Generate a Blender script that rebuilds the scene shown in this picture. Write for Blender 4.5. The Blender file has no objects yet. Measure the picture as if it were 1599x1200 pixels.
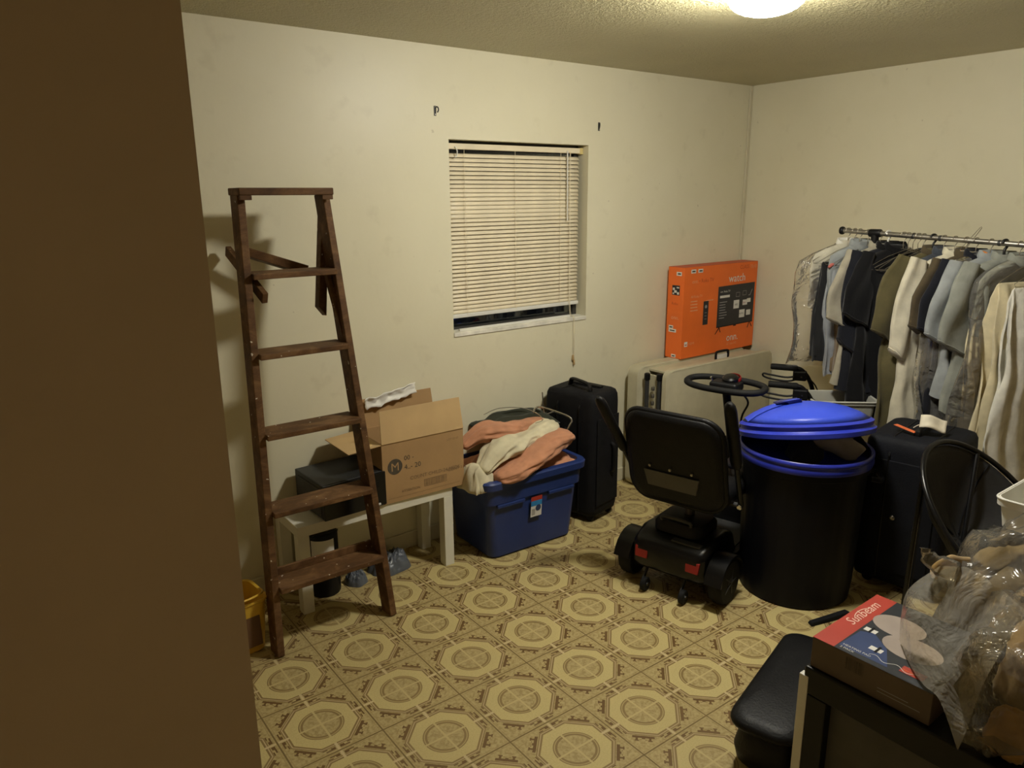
import bpy, bmesh, math, random
from mathutils import Vector, Matrix, noise
random.seed(7)
S = bpy.context.scene
COL = S.collection
PI = math.pi

# ------------------------------------------------------------------ camera
T = 0.31                       # floor tile
CAMH = 1.7606
YAW, PITCH, ROLL, FPX = 0.64089, 0.24750, -0.00788, 1162.9
def cam_axes():
    f = Vector((math.sin(YAW)*math.cos(PITCH), math.cos(YAW)*math.cos(PITCH), -math.sin(PITCH)))
    r = Vector((math.cos(YAW), -math.sin(YAW), 0)); u = r.cross(f)
    return math.cos(ROLL)*r+math.sin(ROLL)*u, -math.sin(ROLL)*r+math.cos(ROLL)*u, f
r_, u_, f_ = cam_axes()
cd = bpy.data.cameras.new('camera'); cam = bpy.data.objects.new('camera', cd); COL.objects.link(cam)
cam.matrix_world = Matrix(((r_.x, u_.x, -f_.x, 0), (r_.y, u_.y, -f_.y, 0), (r_.z, u_.z, -f_.z, CAMH), (0, 0, 0, 1)))
cd.sensor_width = 36; cd.sensor_fit = 'HORIZONTAL'; cd.lens = FPX/1599*36; cd.clip_start = 0.02
S.camera = cam
# ------------------------------------------------------------------ world (night outside), exposure
w = bpy.data.worlds.new('World'); S.world = w; w.use_nodes = True
w.node_tree.nodes['Background'].inputs[0].default_value = (0.010, 0.011, 0.015, 1)
w.node_tree.nodes['Background'].inputs[1].default_value = 0.3
S.view_settings.view_transform = 'Standard'; S.view_settings.look = 'None'
S.view_settings.exposure = 0.0; S.view_settings.gamma = 1.0; S.view_settings.use_curve_mapping = False
LAMP = (2.30, 1.655); LAMP_STRENGTH = 222.0; LAMP_COLOR = (1.0, 0.965, 0.87)

# ------------------------------------------------------------------ materials
MATS = {}
class NT:
    def __init__(s, m): s.t = m.node_tree; s.n = s.t.nodes; s.l = s.t.links
    def new(s, typ, **k):
        nd = s.n.new(typ)
        for a, b in k.items(): setattr(nd, a, b)
        return nd
    def put(s, sock, v):
        if isinstance(v, bpy.types.NodeSocket): s.l.new(v, sock)
        elif v is not None: sock.default_value = v
    def m(s, op, a, b=None, c=None):
        nd = s.new('ShaderNodeMath', operation=op); s.put(nd.inputs[0], a)
        if b is not None: s.put(nd.inputs[1], b)
        if c is not None: s.put(nd.inputs[2], c)
        return nd.outputs[0]
    def mix(s, f, a, b):
        nd = s.new('ShaderNodeMix', data_type='RGBA'); s.put(nd.inputs[0], f)
        s.put(nd.inputs[6], a); s.put(nd.inputs[7], b); return nd.outputs[2]
    def noise(s, scale, detail=3, coord=None, rough=.5, dist=0):
        nd = s.new('ShaderNodeTexNoise'); nd.inputs['Scale'].default_value = scale; nd.inputs['Detail'].default_value = detail
        nd.inputs['Roughness'].default_value = rough; nd.inputs['Distortion'].default_value = dist
        if coord is not None: s.l.new(coord, nd.inputs['Vector'])
        return nd.outputs['Fac']
    def ramp(s, fac, stops):
        nd = s.new('ShaderNodeValToRGB'); s.put(nd.inputs[0], fac); e = nd.color_ramp.elements
        while len(e) < len(stops): e.new(0.5)
        for el, (p, c) in zip(e, stops): el.position = p; el.color = c
        return nd.outputs[0]
def c4(c): return (c[0], c[1], c[2], 1)
def mul(c, k): return tuple(min(1, x*k) for x in c)
def base_mat(name):
    m = bpy.data.materials.new(name); m.use_nodes = True; nt = NT(m); return m, nt, nt.n['Principled BSDF']
def mat(name, col, rough=.6, var=.12, scale=12, bump=0, bscale=60, metal=0, spec=.5, stretch=None, trans=None, sheen=0):
    if name in MATS: return MATS[name]
    m, nt, b = base_mat(name)
    co = nt.new('ShaderNodeTexCoord').outputs['Object']
    if stretch:
        mp = nt.new('ShaderNodeMapping'); mp.inputs['Scale'].default_value = stretch; nt.l.new(co, mp.inputs[0]); co = mp.outputs[0]
    f = nt.noise(scale, 4, co)
    nt.put(b.inputs['Base Color'], nt.ramp(f, [(.3, c4(mul(col, 1-var))), (.7, c4(mul(col, 1+var)))]))
    b.inputs['Roughness'].default_value = rough; b.inputs['Metallic'].default_value = metal
    b.inputs['Specular IOR Level'].default_value = spec
    if sheen: b.inputs['Sheen Weight'].default_value = sheen
    if bump:
        bp = nt.new('ShaderNodeBump'); bp.inputs['Strength'].default_value = bump; bp.inputs['Distance'].default_value = .004
        nt.l.new(nt.noise(bscale, 3, co), bp.inputs['Height']); nt.l.new(bp.outputs[0], b.inputs['Normal'])
    if trans:
        b.inputs['Transmission Weight'].default_value = trans
    MATS[name] = m; return m
def fabric(name, col, var=.15, rough=.9): return mat(name, col, rough, var, 14, .25, 90, sheen=.15, spec=.2)

def wall_mat():
    m, nt, b = base_mat('cream_wall_paint')
    co = nt.new('ShaderNodeTexCoord').outputs['Object']
    f = nt.noise(1.6, 5, co, .6); g = nt.noise(9, 4, co)
    c = nt.ramp(f, [(.3, (.70, .655, .47, 1)), (.7, (.75, .705, .52, 1))])
    c = nt.mix(nt.m('MULTIPLY', nt.m('SUBTRACT', g, .62), 2.2), c, (.55, .50, .34, 1))
    # a few small dark scuffs
    v = nt.noise(26, 2, co); sc = nt.m('MULTIPLY', nt.m('GREATER_THAN', v, .74), nt.m('GREATER_THAN', f, .55))
    c = nt.mix(nt.m('MULTIPLY', sc, .35), c, (.33, .27, .17, 1))
    nt.put(b.inputs['Base Color'], c); b.inputs['Roughness'].default_value = .42; b.inputs['Specular IOR Level'].default_value = .35
    bp = nt.new('ShaderNodeBump'); bp.inputs['Strength'].default_value = .12; bp.inputs['Distance'].default_value = .004
    nt.l.new(nt.noise(45, 3, co), bp.inputs['Height']); nt.l.new(bp.outputs[0], b.inputs['Normal']); return m
def ceil_mat():
    m, nt, b = base_mat('popcorn_ceiling')
    co = nt.new('ShaderNodeTexCoord').outputs['Object']
    f = nt.noise(2, 4, co)
    nt.put(b.inputs['Base Color'], nt.ramp(f, [(.3, (.50, .455, .265, 1)), (.7, (.56, .51, .305, 1))]))
    b.inputs['Roughness'].default_value = .38; b.inputs['Specular IOR Level'].default_value = .5
    h = nt.m('ADD', nt.noise(70, 3, co), nt.m('MULTIPLY', nt.noise(150, 2, co), .6))
    bp = nt.new('ShaderNodeBump'); bp.inputs['Strength'].default_value = .9; bp.inputs['Distance'].default_value = .012
    nt.l.new(h, bp.inputs['Height']); nt.l.new(bp.outputs[0], b.inputs['Normal']); return m
def tile_mat():
    m, nt, b = base_mat('printed_vinyl_tile')
    co = nt.new('ShaderNodeTexCoord').outputs['Object']
    sp = nt.new('ShaderNodeSeparateXYZ'); nt.l.new(co, sp.inputs[0])
    u = nt.m('MULTIPLY', sp.outputs[0], 2/T); v = nt.m('MULTIPLY', sp.outputs[1], 2/T)
    a = nt.m('ABSOLUTE', u); bb = nt.m('ABSOLUTE', v)
    mx = nt.m('MAXIMUM', a, bb); mn = nt.m('MINIMUM', a, bb)
    dg = nt.m('MULTIPLY', nt.m('ADD', a, bb), .70711); df = nt.m('ABSOLUTE', nt.m('SUBTRACT', a, bb))
    oc = nt.m('MAXIMUM', mx, dg); r = nt.m('SQRT', nt.m('ADD', nt.m('MULTIPLY', u, u), nt.m('MULTIPLY', v, v)))
    def band(x, lo, hi): return nt.m('MULTIPLY', nt.m('GREATER_THAN', x, lo), nt.m('LESS_THAN', x, hi))
    def AND(*k):
        o = k[0]
        for q in k[1:]: o = nt.m('MULTIPLY', o, q)
        return o
    def lt(x, y): return nt.m('LESS_THAN', x, y)
    def gt(x, y): return nt.m('GREATER_THAN', x, y)
    geo = nt.new('ShaderNodeNewGeometry').outputs['Position']
    n1 = nt.noise(90, 3, geo); n2 = nt.noise(190, 2, geo); n3 = nt.noise(1.3, 4, geo)
    cream, tan, tan2, brown, dk = (.565, .465, .205, 1), (.43, .335, .145, 1), (.345, .26, .105, 1), (.155, .088, .030, 1), (.255, .175, .066, 1)
    base = nt.ramp(n1, [(.36, tan2), (.5, tan), (.64, (.47, .375, .175, 1))])
    c = base
    # corner motifs: a bar along the octagon's diagonal edge with teeth towards the corner
    c = nt.mix(AND(band(dg, .845, .915), lt(df, .34)), c, brown)
    c = nt.mix(AND(band(dg, .91, 1.0), band(df, .17, .24)), c, brown)
    c = nt.mix(AND(band(dg, .975, 1.01), band(df, .14, .27)), c, brown)
    c = nt.mix(AND(band(dg, .91, .945), lt(df, .05)), c, brown)
    c = nt.mix(AND(band(dg, .955, .975), band(df, .05, .12)), c, dk)
    c = nt.mix(AND(band(dg, 1.06, 1.09), lt(df, .10)), c, tan2)
    # side motifs: hooks either side of a pale bar
    c = nt.mix(AND(band(mx, .845, .915), band(mn, .05, .15)), c, brown)
    c = nt.mix(AND(band(mx, .89, .925), band(mn, .05, .27)), c, brown)
    c = nt.mix(AND(band(mx, .83, .86), band(mn, .22, .33)), c, brown)
    # border lines
    c = nt.mix(band(mx, .938, .950), c, tan2)
    c = nt.mix(gt(mx, .978), c, (.29, .21, .085, 1))
    # octagon with its outlines
    c = nt.mix(lt(oc, .825), c, dk); c = nt.mix(lt(oc, .80), c, (.48, .37, .20, 1)); c = nt.mix(lt(oc, .775), c, dk)
    cr = nt.ramp(n2, [(.35, (.515, .42, .175, 1)), (.6, cream)])
    c = nt.mix(lt(oc, .735), c, cr)
    # medallion
    c = nt.mix(lt(r, .50), c, dk); c = nt.mix(lt(r, .475), c, tan); c = nt.mix(lt(r, .45), c, dk); c = nt.mix(lt(r, .40), c, base)
    star = nt.m('GREATER_THAN', nt.m('COSINE', nt.m('MULTIPLY', nt.m('ARCTAN2', v, u), 8)), .45)
    c = nt.mix(AND(band(r, .12, .31), star, gt(n1, .5)), c, tan2)
    c = nt.mix(AND(lt(mn, .024), lt(r, .50)), c, (.52, .42, .19, 1))
    c = nt.mix(AND(gt(mx, .735), lt(mx, .975), lt(mn, .030)), c, (.56, .45, .24, 1))
    # general dirt
    c = nt.mix(nt.m('MULTIPLY', nt.m('SUBTRACT', n3, .5), .9), c, (.30, .22, .10, 1))
    nt.put(b.inputs['Base Color'], c); b.inputs['Roughness'].default_value = .42; b.inputs['Specular IOR Level'].default_value = .35
    bp = nt.new('ShaderNodeBump'); bp.inputs['Strength'].default_value = .15; bp.inputs['Distance'].default_value = .001
    nt.l.new(n2, bp.inputs['Height']); nt.l.new(bp.outputs[0], b.inputs['Normal']); return m
def wood_mat():
    m, nt, b = base_mat('old_ladder_wood')
    co = nt.new('ShaderNodeTexCoord').outputs['Object']
    mp = nt.new('ShaderNodeMapping'); mp.inputs['Scale'].default_value = (1, 2, 2.2); nt.l.new(co, mp.inputs[0]); f = nt.noise(7, 6, mp.outputs[0], .7, .6); g = nt.noise(55, 3, co)
    c = nt.ramp(f, [(.25, (.042, .019, .006, 1)), (.5, (.120, .057, .019, 1)), (.75, (.27, .150, .062, 1))])
    sp = nt.noise(48, 1, co)
    c = nt.mix(nt.m('GREATER_THAN', sp, .755), c, (.62, .56, .45, 1))       # paint drips
    c = nt.mix(nt.m('MULTIPLY', g, .25), c, (.05, .03, .02, 1))
    nt.put(b.inputs['Base Color'], c); b.inputs['Roughness'].default_value = .65; b.inputs['Specular IOR Level'].default_value = .25
    bp = nt.new('ShaderNodeBump'); bp.inputs['Strength'].default_value = .3; bp.inputs['Distance'].default_value = .003
    nt.l.new(g, bp.inputs['Height']); nt.l.new(bp.outputs[0], b.inputs['Normal']); return m
def film_mat(name, tint=(.93, .90, .82), body=.10, gloss=.12, bscale=9, bstr=.9, ior=1.4):
    m, nt, b = base_mat(name); nt.n.remove(b); out = nt.n['Material Output']
    co = nt.new('ShaderNodeTexCoord').outputs['Object']
    bp = nt.new('ShaderNodeBump'); bp.inputs['Strength'].default_value = bstr; bp.inputs['Distance'].default_value = .03
    nt.l.new(nt.noise(bscale, 4, co, .6, .8), bp.inputs['Height'])
    tr = nt.new('ShaderNodeBsdfTransparent'); tr.inputs[0].default_value = c4(tint)
    gl = nt.new('ShaderNodeBsdfGlossy'); gl.inputs['Roughness'].default_value = gloss; nt.l.new(bp.outputs[0], gl.inputs['Normal'])
    df = nt.new('ShaderNodeBsdfDiffuse'); df.inputs[0].default_value = c4(mul(tint, .8)); nt.l.new(bp.outputs[0], df.inputs['Normal'])
    fr = nt.new('ShaderNodeFresnel'); fr.inputs[0].default_value = ior; nt.l.new(bp.outputs[0], fr.inputs['Normal'])
    a = nt.new('ShaderNodeMixShader'); a.inputs[0].default_value = body; nt.l.new(tr.outputs[0], a.inputs[1]); nt.l.new(df.outputs[0], a.inputs[2])
    c = nt.new('ShaderNodeMixShader'); nt.l.new(fr.outputs[0], c.inputs[0]); nt.l.new(a.outputs[0], c.inputs[1]); nt.l.new(gl.outputs[0], c.inputs[2])
    nt.l.new(c.outputs[0], out.inputs[0]); return m
def emit_mat(name, col, s):
    m, nt, b = base_mat(name); b.inputs['Base Color'].default_value = c4(col)
    b.inputs['Emission Color'].default_value = c4(col); b.inputs['Emission Strength'].default_value = s; return m
def glass_mat():
    m, nt, b = base_mat('window_glass'); nt.n.remove(b); out = nt.n['Material Output']
    tr = nt.new('ShaderNodeBsdfTransparent'); tr.inputs[0].default_value = (.8, .84, .85, 1)
    gl = nt.new('ShaderNodeBsdfGlossy'); gl.inputs['Roughness'].default_value = .03
    nz = nt.noise(3); fr = nt.new('ShaderNodeFresnel'); fr.inputs[0].default_value = 1.5
    f = nt.m('ADD', fr.outputs[0], nt.m('MULTIPLY', nz, .02))
    c = nt.new('ShaderNodeMixShader'); nt.l.new(f, c.inputs[0]); nt.l.new(tr.outputs[0], c.inputs[1]); nt.l.new(gl.outputs[0], c.inputs[2])
    nt.l.new(c.outputs[0], out.inputs[0]); return m

M_WALL, M_CEIL, M_TILE, M_WOOD = wall_mat(), ceil_mat(), tile_mat(), wood_mat()
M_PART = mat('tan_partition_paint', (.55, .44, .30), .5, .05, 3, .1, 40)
M_TRIM = mat('cream_trim_paint', (.66, .61, .44), .45, .08, 8)
M_BLIND = mat('blind_vinyl', (.78, .69, .49), .45, .07, 10)
M_SILL = mat('worn_white_sill', (.74, .71, .60), .5, .18, 18)
M_ALU = mat('dark_window_aluminium', (.05, .048, .045), .4, .08, 10, metal=.4)
M_BLACK = mat('black_plastic', (.004, .004, .0045), .5, .2, 15, spec=.3)
M_BLACKG = mat('black_gloss_plastic', (.004, .004, .0045), .3, .2, 15, spec=.35)
M_VINYL = mat('black_vinyl', (.005, .005, .0055), .5, .2, 18, .25, 130, spec=.25)
M_RUBBER = mat('black_rubber', (.006, .006, .006), .7, .2, 25, .2, 120, spec=.3)
M_DGREY = mat('dark_grey_plastic', (.034, .034, .033), .55, .15, 15)
M_CHROME = mat('chrome_wire', (.75, .74, .70), .22, .08, 20, metal=1)
M_STEEL = mat('dull_steel_tube', (.36, .34, .30), .38, .2, 25, metal=.9)
M_WHITE = mat('white_laminate', (.76, .74, .62), .4, .05, 8)
M_WHITEP = mat('white_plastic', (.72, .71, .64), .4, .07, 10)
M_CARD = mat('cardboard', (.40, .245, .105), .8, .07, 7, .1, 60)
M_CARDIN = mat('cardboard_inner', (.52, .355, .165), .8, .07, 7, .1, 60)
M_INK = mat('dark_print_ink', (.075, .060, .040), .7, .2, 60)
M_INK2 = mat('faded_print_ink', (.20, .125, .06), .8, .2, 60)
M_BLUE = mat('blue_storage_plastic', (.016, .036, .150), .42, .10, 6)
M_BLUELID = mat('bright_blue_lid_plastic', (.035, .075, .62), .40, .06, 8, .15, 160)
M_NAVYCAN = mat('navy_can_plastic', (.0032, .0036, .0075), .5, .15, 8, spec=.22)
M_ORANGE = mat('orange_print', (.86, .165, .022), .55, .04, 8)
M_ORANGED = mat('dark_orange_print', (.50, .07, .015), .55, .06, 8)
M_PRINTW = mat('white_print', (.74, .72, .66), .6, .05, 20)
M_PRINTT = mat('pale_orange_print', (.83, .38, .20), .6, .08, 20)
M_SCREEN = mat('printed_black_screen', (.016, .017, .022), .4, .2, 20)
M_BEIGE = mat('beige_table_plastic', (.50, .455, .31), .55, .08, 10, .1, 120)
M_RED = mat('red_plastic', (.30, .016, .014), .4, .1, 12)
M_REDP = mat('red_print', (.42, .040, .022), .5, .06, 12)
M_NYLON = mat('black_nylon_cloth', (.0048, .0048, .006), .8, .25, 20, .3, 160, spec=.25)
M_NAVYN = mat('navy_nylon_cloth', (.0042, .0050, .0085), .75, .25, 18, .3, 160, spec=.25)
M_FILM = film_mat('clear_plastic_film', tint=(.96, .91, .79), body=.10, gloss=.17, bscale=7, bstr=.7, ior=1.33)
M_FILMG = film_mat('dry_cleaning_film', tint=(.95, .93, .86), body=.13, gloss=.10, bscale=8, bstr=1.0)
M_YELLOW = mat('yellow_plastic', (.72, .45, .045), .4, .08, 8)
M_TUB = mat('cloudy_grey_plastic', (.40, .40, .35), .4, .08, 10)
M_GLOBE = emit_mat('lamp_globe_glass', LAMP_COLOR, LAMP_STRENGTH)
M_GLASS = glass_mat()

# ------------------------------------------------------------------ mesh helpers
def rotm(rx=0, ry=0, rz=0):
    return Matrix.Rotation(rz, 4, 'Z') @ Matrix.Rotation(ry, 4, 'Y') @ Matrix.Rotation(rx, 4, 'X')
class MB:
    def __init__(s): s.v = []; s.f = []
    def add(s, vs, fs):
        o = len(s.v); s.v += [tuple(x) for x in vs]; s.f += [tuple(i+o for i in f) for f in fs]; return s
    def box(s, c, d, rot=None):
        x, y, z = d[0]/2, d[1]/2, d[2]/2
        vs = [Vector(p) for p in ((-x,-y,-z),(x,-y,-z),(x,y,-z),(-x,y,-z),(-x,-y,z),(x,-y,z),(x,y,z),(-x,y,z))]
        if rot: vs = [rot @ p for p in vs]
        return s.add([p+Vector(c) for p in vs], [(0,3,2,1),(4,5,6,7),(0,1,5,4),(1,2,6,5),(2,3,7,6),(3,0,4,7)])
    def bb(s, x0, x1, y0, y1, z0, z1): return s.box(((x0+x1)/2,(y0+y1)/2,(z0+z1)/2), (x1-x0,y1-y0,z1-z0))
    def hexa(s, b, t):      # 4 bottom and 4 top points, counter-clockwise from above
        return s.add(list(b)+list(t), [(3,2,1,0),(4,5,6,7),(0,1,5,4),(1,2,6,5),(2,3,7,6),(3,0,4,7)])
    def beam(s, p0, p1, wd, dp, side=(1,0,0)):   # bar: wd along side, dp along the other
        p0, p1 = Vector(p0), Vector(p1); d = (p1-p0).normalized(); a = Vector(side); a = (a-d*a.dot(d)).normalized(); b = d.cross(a)
        q = [-a*wd/2-b*dp/2, a*wd/2-b*dp/2, a*wd/2+b*dp/2, -a*wd/2+b*dp/2]
        return s.add([p0+k for k in q]+[p1+k for k in q], [(3,2,1,0),(4,5,6,7),(0,1,5,4),(1,2,6,5),(2,3,7,6),(3,0,4,7)])
    def tube(s, path, r, seg=10, closed=False, flat=1.0, up=None):
        P = [Vector(p) for p in path]; n = len(P); R = r if isinstance(r, (list, tuple)) else [r]*n
        tang = []
        for i in range(n):
            a = P[(i-1) % n] if (closed or i > 0) else P[i]; b = P[(i+1) % n] if (closed or i < n-1) else P[i]
            tang.append((b-a).normalized())
        ref = Vector(up) if up else (Vector((0,0,1)) if abs(tang[0].z) < .9 else Vector((1,0,0)))
        nrm = (ref-tang[0]*ref.dot(tang[0])).normalized(); vs = []
        for i in range(n):
            nrm = (nrm-tang[i]*nrm.dot(tang[i])).normalized(); bn = tang[i].cross(nrm)
            for k in range(seg):
                an = 2*PI*k/seg; vs.append(P[i]+nrm*math.cos(an)*R[i]+bn*math.sin(an)*R[i]*flat)
        fs = []
        for i in range(n if closed else n-1):
            j = (i+1) % n
            for k in range(seg):
                k2 = (k+1) % seg; fs.append((i*seg+k, i*seg+k2, j*seg+k2, j*seg+k))
        if not closed: fs += [tuple(range(seg))[::-1], tuple((n-1)*seg+k for k in range(seg))]
        return s.add(vs, fs)
    def lathe(s, prof, seg=32, c=(0,0,0), rot=None, cap=True):
        vs = []
        for r, z in prof:
            for k in range(seg):
                a = 2*PI*k/seg; p = Vector((r*math.cos(a), r*math.sin(a), z)); vs.append((rot @ p if rot else p)+Vector(c))
        n = len(prof); fs = [(i*seg+k, i*seg+(k+1) % seg, (i+1)*seg+(k+1) % seg, (i+1)*seg+k) for i in range(n-1) for k in range(seg)]
        if cap: fs += [tuple(range(seg))[::-1], tuple((n-1)*seg+k for k in range(seg))]
        return s.add(vs, fs)
    def prism(s, poly, o, u, v, th):   # polygon (a,b) in plane o+a*u+b*v, extruded by th along u x v
        o, u, v = Vector(o), Vector(u), Vector(v); nn = u.cross(v).normalized()*th; n = len(poly)
        vs = [o+u*a+v*b for a, b in poly]; vs += [p+nn for p in vs]
        return s.add(vs, [tuple(range(n))[::-1], tuple(range(n, 2*n))]+[(i, (i+1) % n, n+(i+1) % n, n+i) for i in range(n)])
    def rings(s, rs, cap=True):        # list of equal-length closed loops
        n = len(rs[0]); o = []
        for r in rs: o += list(r)
        fs = [(i*n+k, i*n+(k+1) % n, (i+1)*n+(k+1) % n, (i+1)*n+k) for i in range(len(rs)-1) for k in range(n)]
        if cap: fs += [tuple(range(n))[::-1], tuple((len(rs)-1)*n+k for k in range(n))]
        return s.add(o, fs)
    def grid(s, fn, nu, nv):
        vs = [fn(i/nu, j/nv) for j in range(nv+1) for i in range(nu+1)]
        return s.add(vs, [(j*(nu+1)+i, j*(nu+1)+i+1, (j+1)*(nu+1)+i+1, (j+1)*(nu+1)+i) for j in range(nv) for i in range(nu)])
    def build(s, name, m, parent=None, smooth=None, bevel=0, bseg=2, subsurf=0, solid=0, loc=None, rot=None):
        me = bpy.data.meshes.new(name); me.from_pydata(s.v, [], s.f); me.update()
        bm = bmesh.new(); bm.from_mesh(me); bmesh.ops.recalc_face_normals(bm, faces=bm.faces); bm.to_mesh(me); bm.free()
        me.materials.append(m); o = bpy.data.objects.new(name, me); COL.objects.link(o)
        if smooth is not None:
            for p in me.polygons: p.use_smooth = True
            if smooth < 180: me.set_sharp_from_angle(angle=math.radians(smooth))
        if solid:
            q = o.modifiers.new('thickness', 'SOLIDIFY'); q.thickness = solid; q.offset = 0
        if bevel:
            q = o.modifiers.new('edge', 'BEVEL'); q.width = bevel; q.segments = bseg; q.limit_method = 'ANGLE'; q.angle_limit = math.radians(40)
        if subsurf:
            q = o.modifiers.new('smooth', 'SUBSURF'); q.levels = subsurf; q.render_levels = subsurf
        if parent: o.parent = parent
        if loc: o.location = loc
        if rot: o.rotation_euler = rot
        return o
def thing(name, label, cat, loc=(0,0,0), rz=0, group=None, rot=None):
    o = bpy.data.objects.new(name, None); COL.objects.link(o); o.empty_display_size = .05
    o.location = loc; o.rotation_euler = rot if rot else (0, 0, rz); o['label'] = label; o['category'] = cat
    if group: o['group'] = group
    return o
def tag(o, label, cat, group=None):
    o['label'] = label; o['category'] = cat
    if group: o['group'] = group
    return o
def struct(o, label=None):
    o['kind'] = 'structure'
    if label: o['label'] = label
    return o
def nz(x, y, z, s=1): return noise.noise(Vector((x*s, y*s, z*s)))
def smoothpath(pts, n=6):      # Catmull-Rom
    P = [Vector(p) for p in pts]; out = []
    for i in range(len(P)-1):
        a, b, c, d = P[max(i-1,0)], P[i], P[i+1], P[min(i+2,len(P)-1)]
        for k in range(n):
            t = k/n; out.append(.5*((2*b)+(c-a)*t+(2*a-5*b+4*c-d)*t*t+(3*b-a-3*c+d)*t**3))
    out.append(P[-1]); return out
def rrect(w, d, r, n=5, cx=0, cy=0):
    out = []
    for sx, sy, a0 in ((1,1,0),(-1,1,90),(-1,-1,180),(1,-1,270)):
        for k in range(n+1):
            a = math.radians(a0+90*k/n); out.append((cx+sx*(w/2-r)+r*math.cos(a), cy+sy*(d/2-r)+r*math.sin(a)))
    return out
def text(body, size, mt, parent, o, u, v, name='lettering', off=.0008, align='LEFT', shear=0, sx=1):
    cu = bpy.data.curves.new(name, 'FONT'); cu.body = body; cu.size = size; cu.align_x = align; cu.shear = shear; cu.resolution_u = 2
    ob = bpy.data.objects.new('tmp', cu); COL.objects.link(ob)
    dg = bpy.context.evaluated_depsgraph_get(); me = bpy.data.meshes.new_from_object(ob.evaluated_get(dg))
    bpy.data.objects.remove(ob); bpy.data.curves.remove(cu)
    u, v = Vector(u).normalized(), Vector(v).normalized(); n = u.cross(v); o = Vector(o)
    for q in me.vertices: q.co = o+u*q.co.x*sx+v*q.co.y+n*off
    me.materials.clear(); me.materials.append(mt); r = bpy.data.objects.new(name, me); COL.objects.link(r); r.parent = parent; return r
def decal(polys, mt, parent, o, u, v, name='print', off=.0006):     # flat printed shapes on a face
    u, v = Vector(u).normalized(), Vector(v).normalized(); n = u.cross(v); o = Vector(o); b = MB()
    for p in polys: b.add([o+u*x+v*y+n*off for x, y in p], [tuple(range(len(p)))])
    return b.build(name, mt, parent)
def R4(x0, x1, y0, y1): return [(x0,y0),(x1,y0),(x1,y1),(x0,y1)]
def disc(cx, cy, rx, ry=None, n=24, rot=0):
    ry = ry or rx; c, s_ = math.cos(rot), math.sin(rot)
    return [(cx+rx*math.cos(2*PI*k/n)*c-ry*math.sin(2*PI*k/n)*s_, cy+rx*math.cos(2*PI*k/n)*s_+ry*math.sin(2*PI*k/n)*c) for k in range(n)]

# ================================================================== the room
YW, XR, H = 3.162, 4.308, 2.435
XL, YF = -0.75, -1.0
WX0, WX1, WZ0, WZ1, WD = 1.993, 2.893, 1.066, 2.026, .14     # window opening and wall depth
b = MB().bb(XL-.1, WX0, YW, YW+WD, 0, H).bb(WX1, XR+.1, YW, YW+WD, 0, H).bb(WX0, WX1, YW, YW+WD, WZ1, H).bb(WX0, WX1, YW, YW+WD, 0, WZ0)
struct(b.build('wall_back', M_WALL))
struct(MB().bb(XR, XR+.1, YF-.1, YW, 0, H).build('wall_right', M_WALL))
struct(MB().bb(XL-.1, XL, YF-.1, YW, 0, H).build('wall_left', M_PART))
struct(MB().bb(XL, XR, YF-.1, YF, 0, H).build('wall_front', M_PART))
struct(MB().bb(XL-.1, XR+.1, YF-.1, YW+WD, H, H+.1).build('ceiling', M_CEIL))
# partition close to the camera on the left: its edge is what the photo shows
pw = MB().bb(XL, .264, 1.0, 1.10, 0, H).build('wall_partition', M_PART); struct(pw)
struct(MB().bb(XL, XR, YW-.012, YW, 0, .085).build('baseboard_back', M_TRIM, bevel=.004))
struct(MB().bb(XR-.012, XR, YF, YW-.012, 0, .085).build('baseboard_right', M_TRIM, bevel=.004))
struct(MB().bb(XR-.028, XR, YW-.010, YW, .085, H).build('trim_1', M_TRIM, bevel=.004))
# floor: slab and vinyl tiles
floor = struct(MB().bb(XL-.1, XR+.1, YF-.1, YW+WD, -.12, -.004).build('floor', M_TRIM))
GX, GY = 1.5580, 1.6984
cache = {}
i0, i1 = math.floor((XL-GX)/T), math.ceil((XR-GX)/T); j0, j1 = math.floor((YF-GY)/T), math.ceil((YW-GY)/T)
for i in range(i0, i1):
    for j in range(j0, j1):
        cx, cy = GX+(i+.5)*T, GY+(j+.5)*T; g = .0006
        x0, x1 = max(-T/2+g, XL-cx), min(T/2-g, XR-cx); y0, y1 = max(-T/2+g, YF-cy), min(T/2-g, YW-cy)
        if x1-x0 < .01 or y1-y0 < .01: continue
        k = tuple(round(q, 4) for q in (x0, x1, y0, y1))
        if k not in cache:
            cache[k] = o = MB().bb(x0, x1, y0, y1, -.004, 0).build('tile', M_TILE, floor)
        else:
            o = bpy.data.objects.new('tile', cache[k].data); COL.objects.link(o); o.parent = floor
        o.location = (cx, cy, 0)
# window
win = struct(bpy.data.objects.new('window_1', None)); COL.objects.link(win); win.location = (WX0, YW, WZ0)
W, HH = WX1-WX0, WZ1-WZ0
fr = MB()
for a in ((0, .03, .02, HH), (W-.03, W, .02, HH), (.03, W-.03, HH-.03, HH), (.03, W-.03, .02, .034), (.03, W-.03, .46, .49)): fr.bb(a[0], a[1], .082, .110, a[2], a[3])
fr.build('window_frame', M_ALU, win, bevel=.003)
MB().bb(.03, W-.03, .092, .095, .034, .46).build('pane', M_GLASS, win)
MB().bb(.03, W-.03, .099, .102, .49, HH-.03).build('pane', M_GLASS, win)
MB().bb(-.0, W, -.006, .118, 0, .022).build('window_sill', M_SILL, win, bevel=.003)
MB().bb(.05, W-.10, .02, .034, .022, .034).build('sill_track', M_WHITEP, win, bevel=.002)
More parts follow.
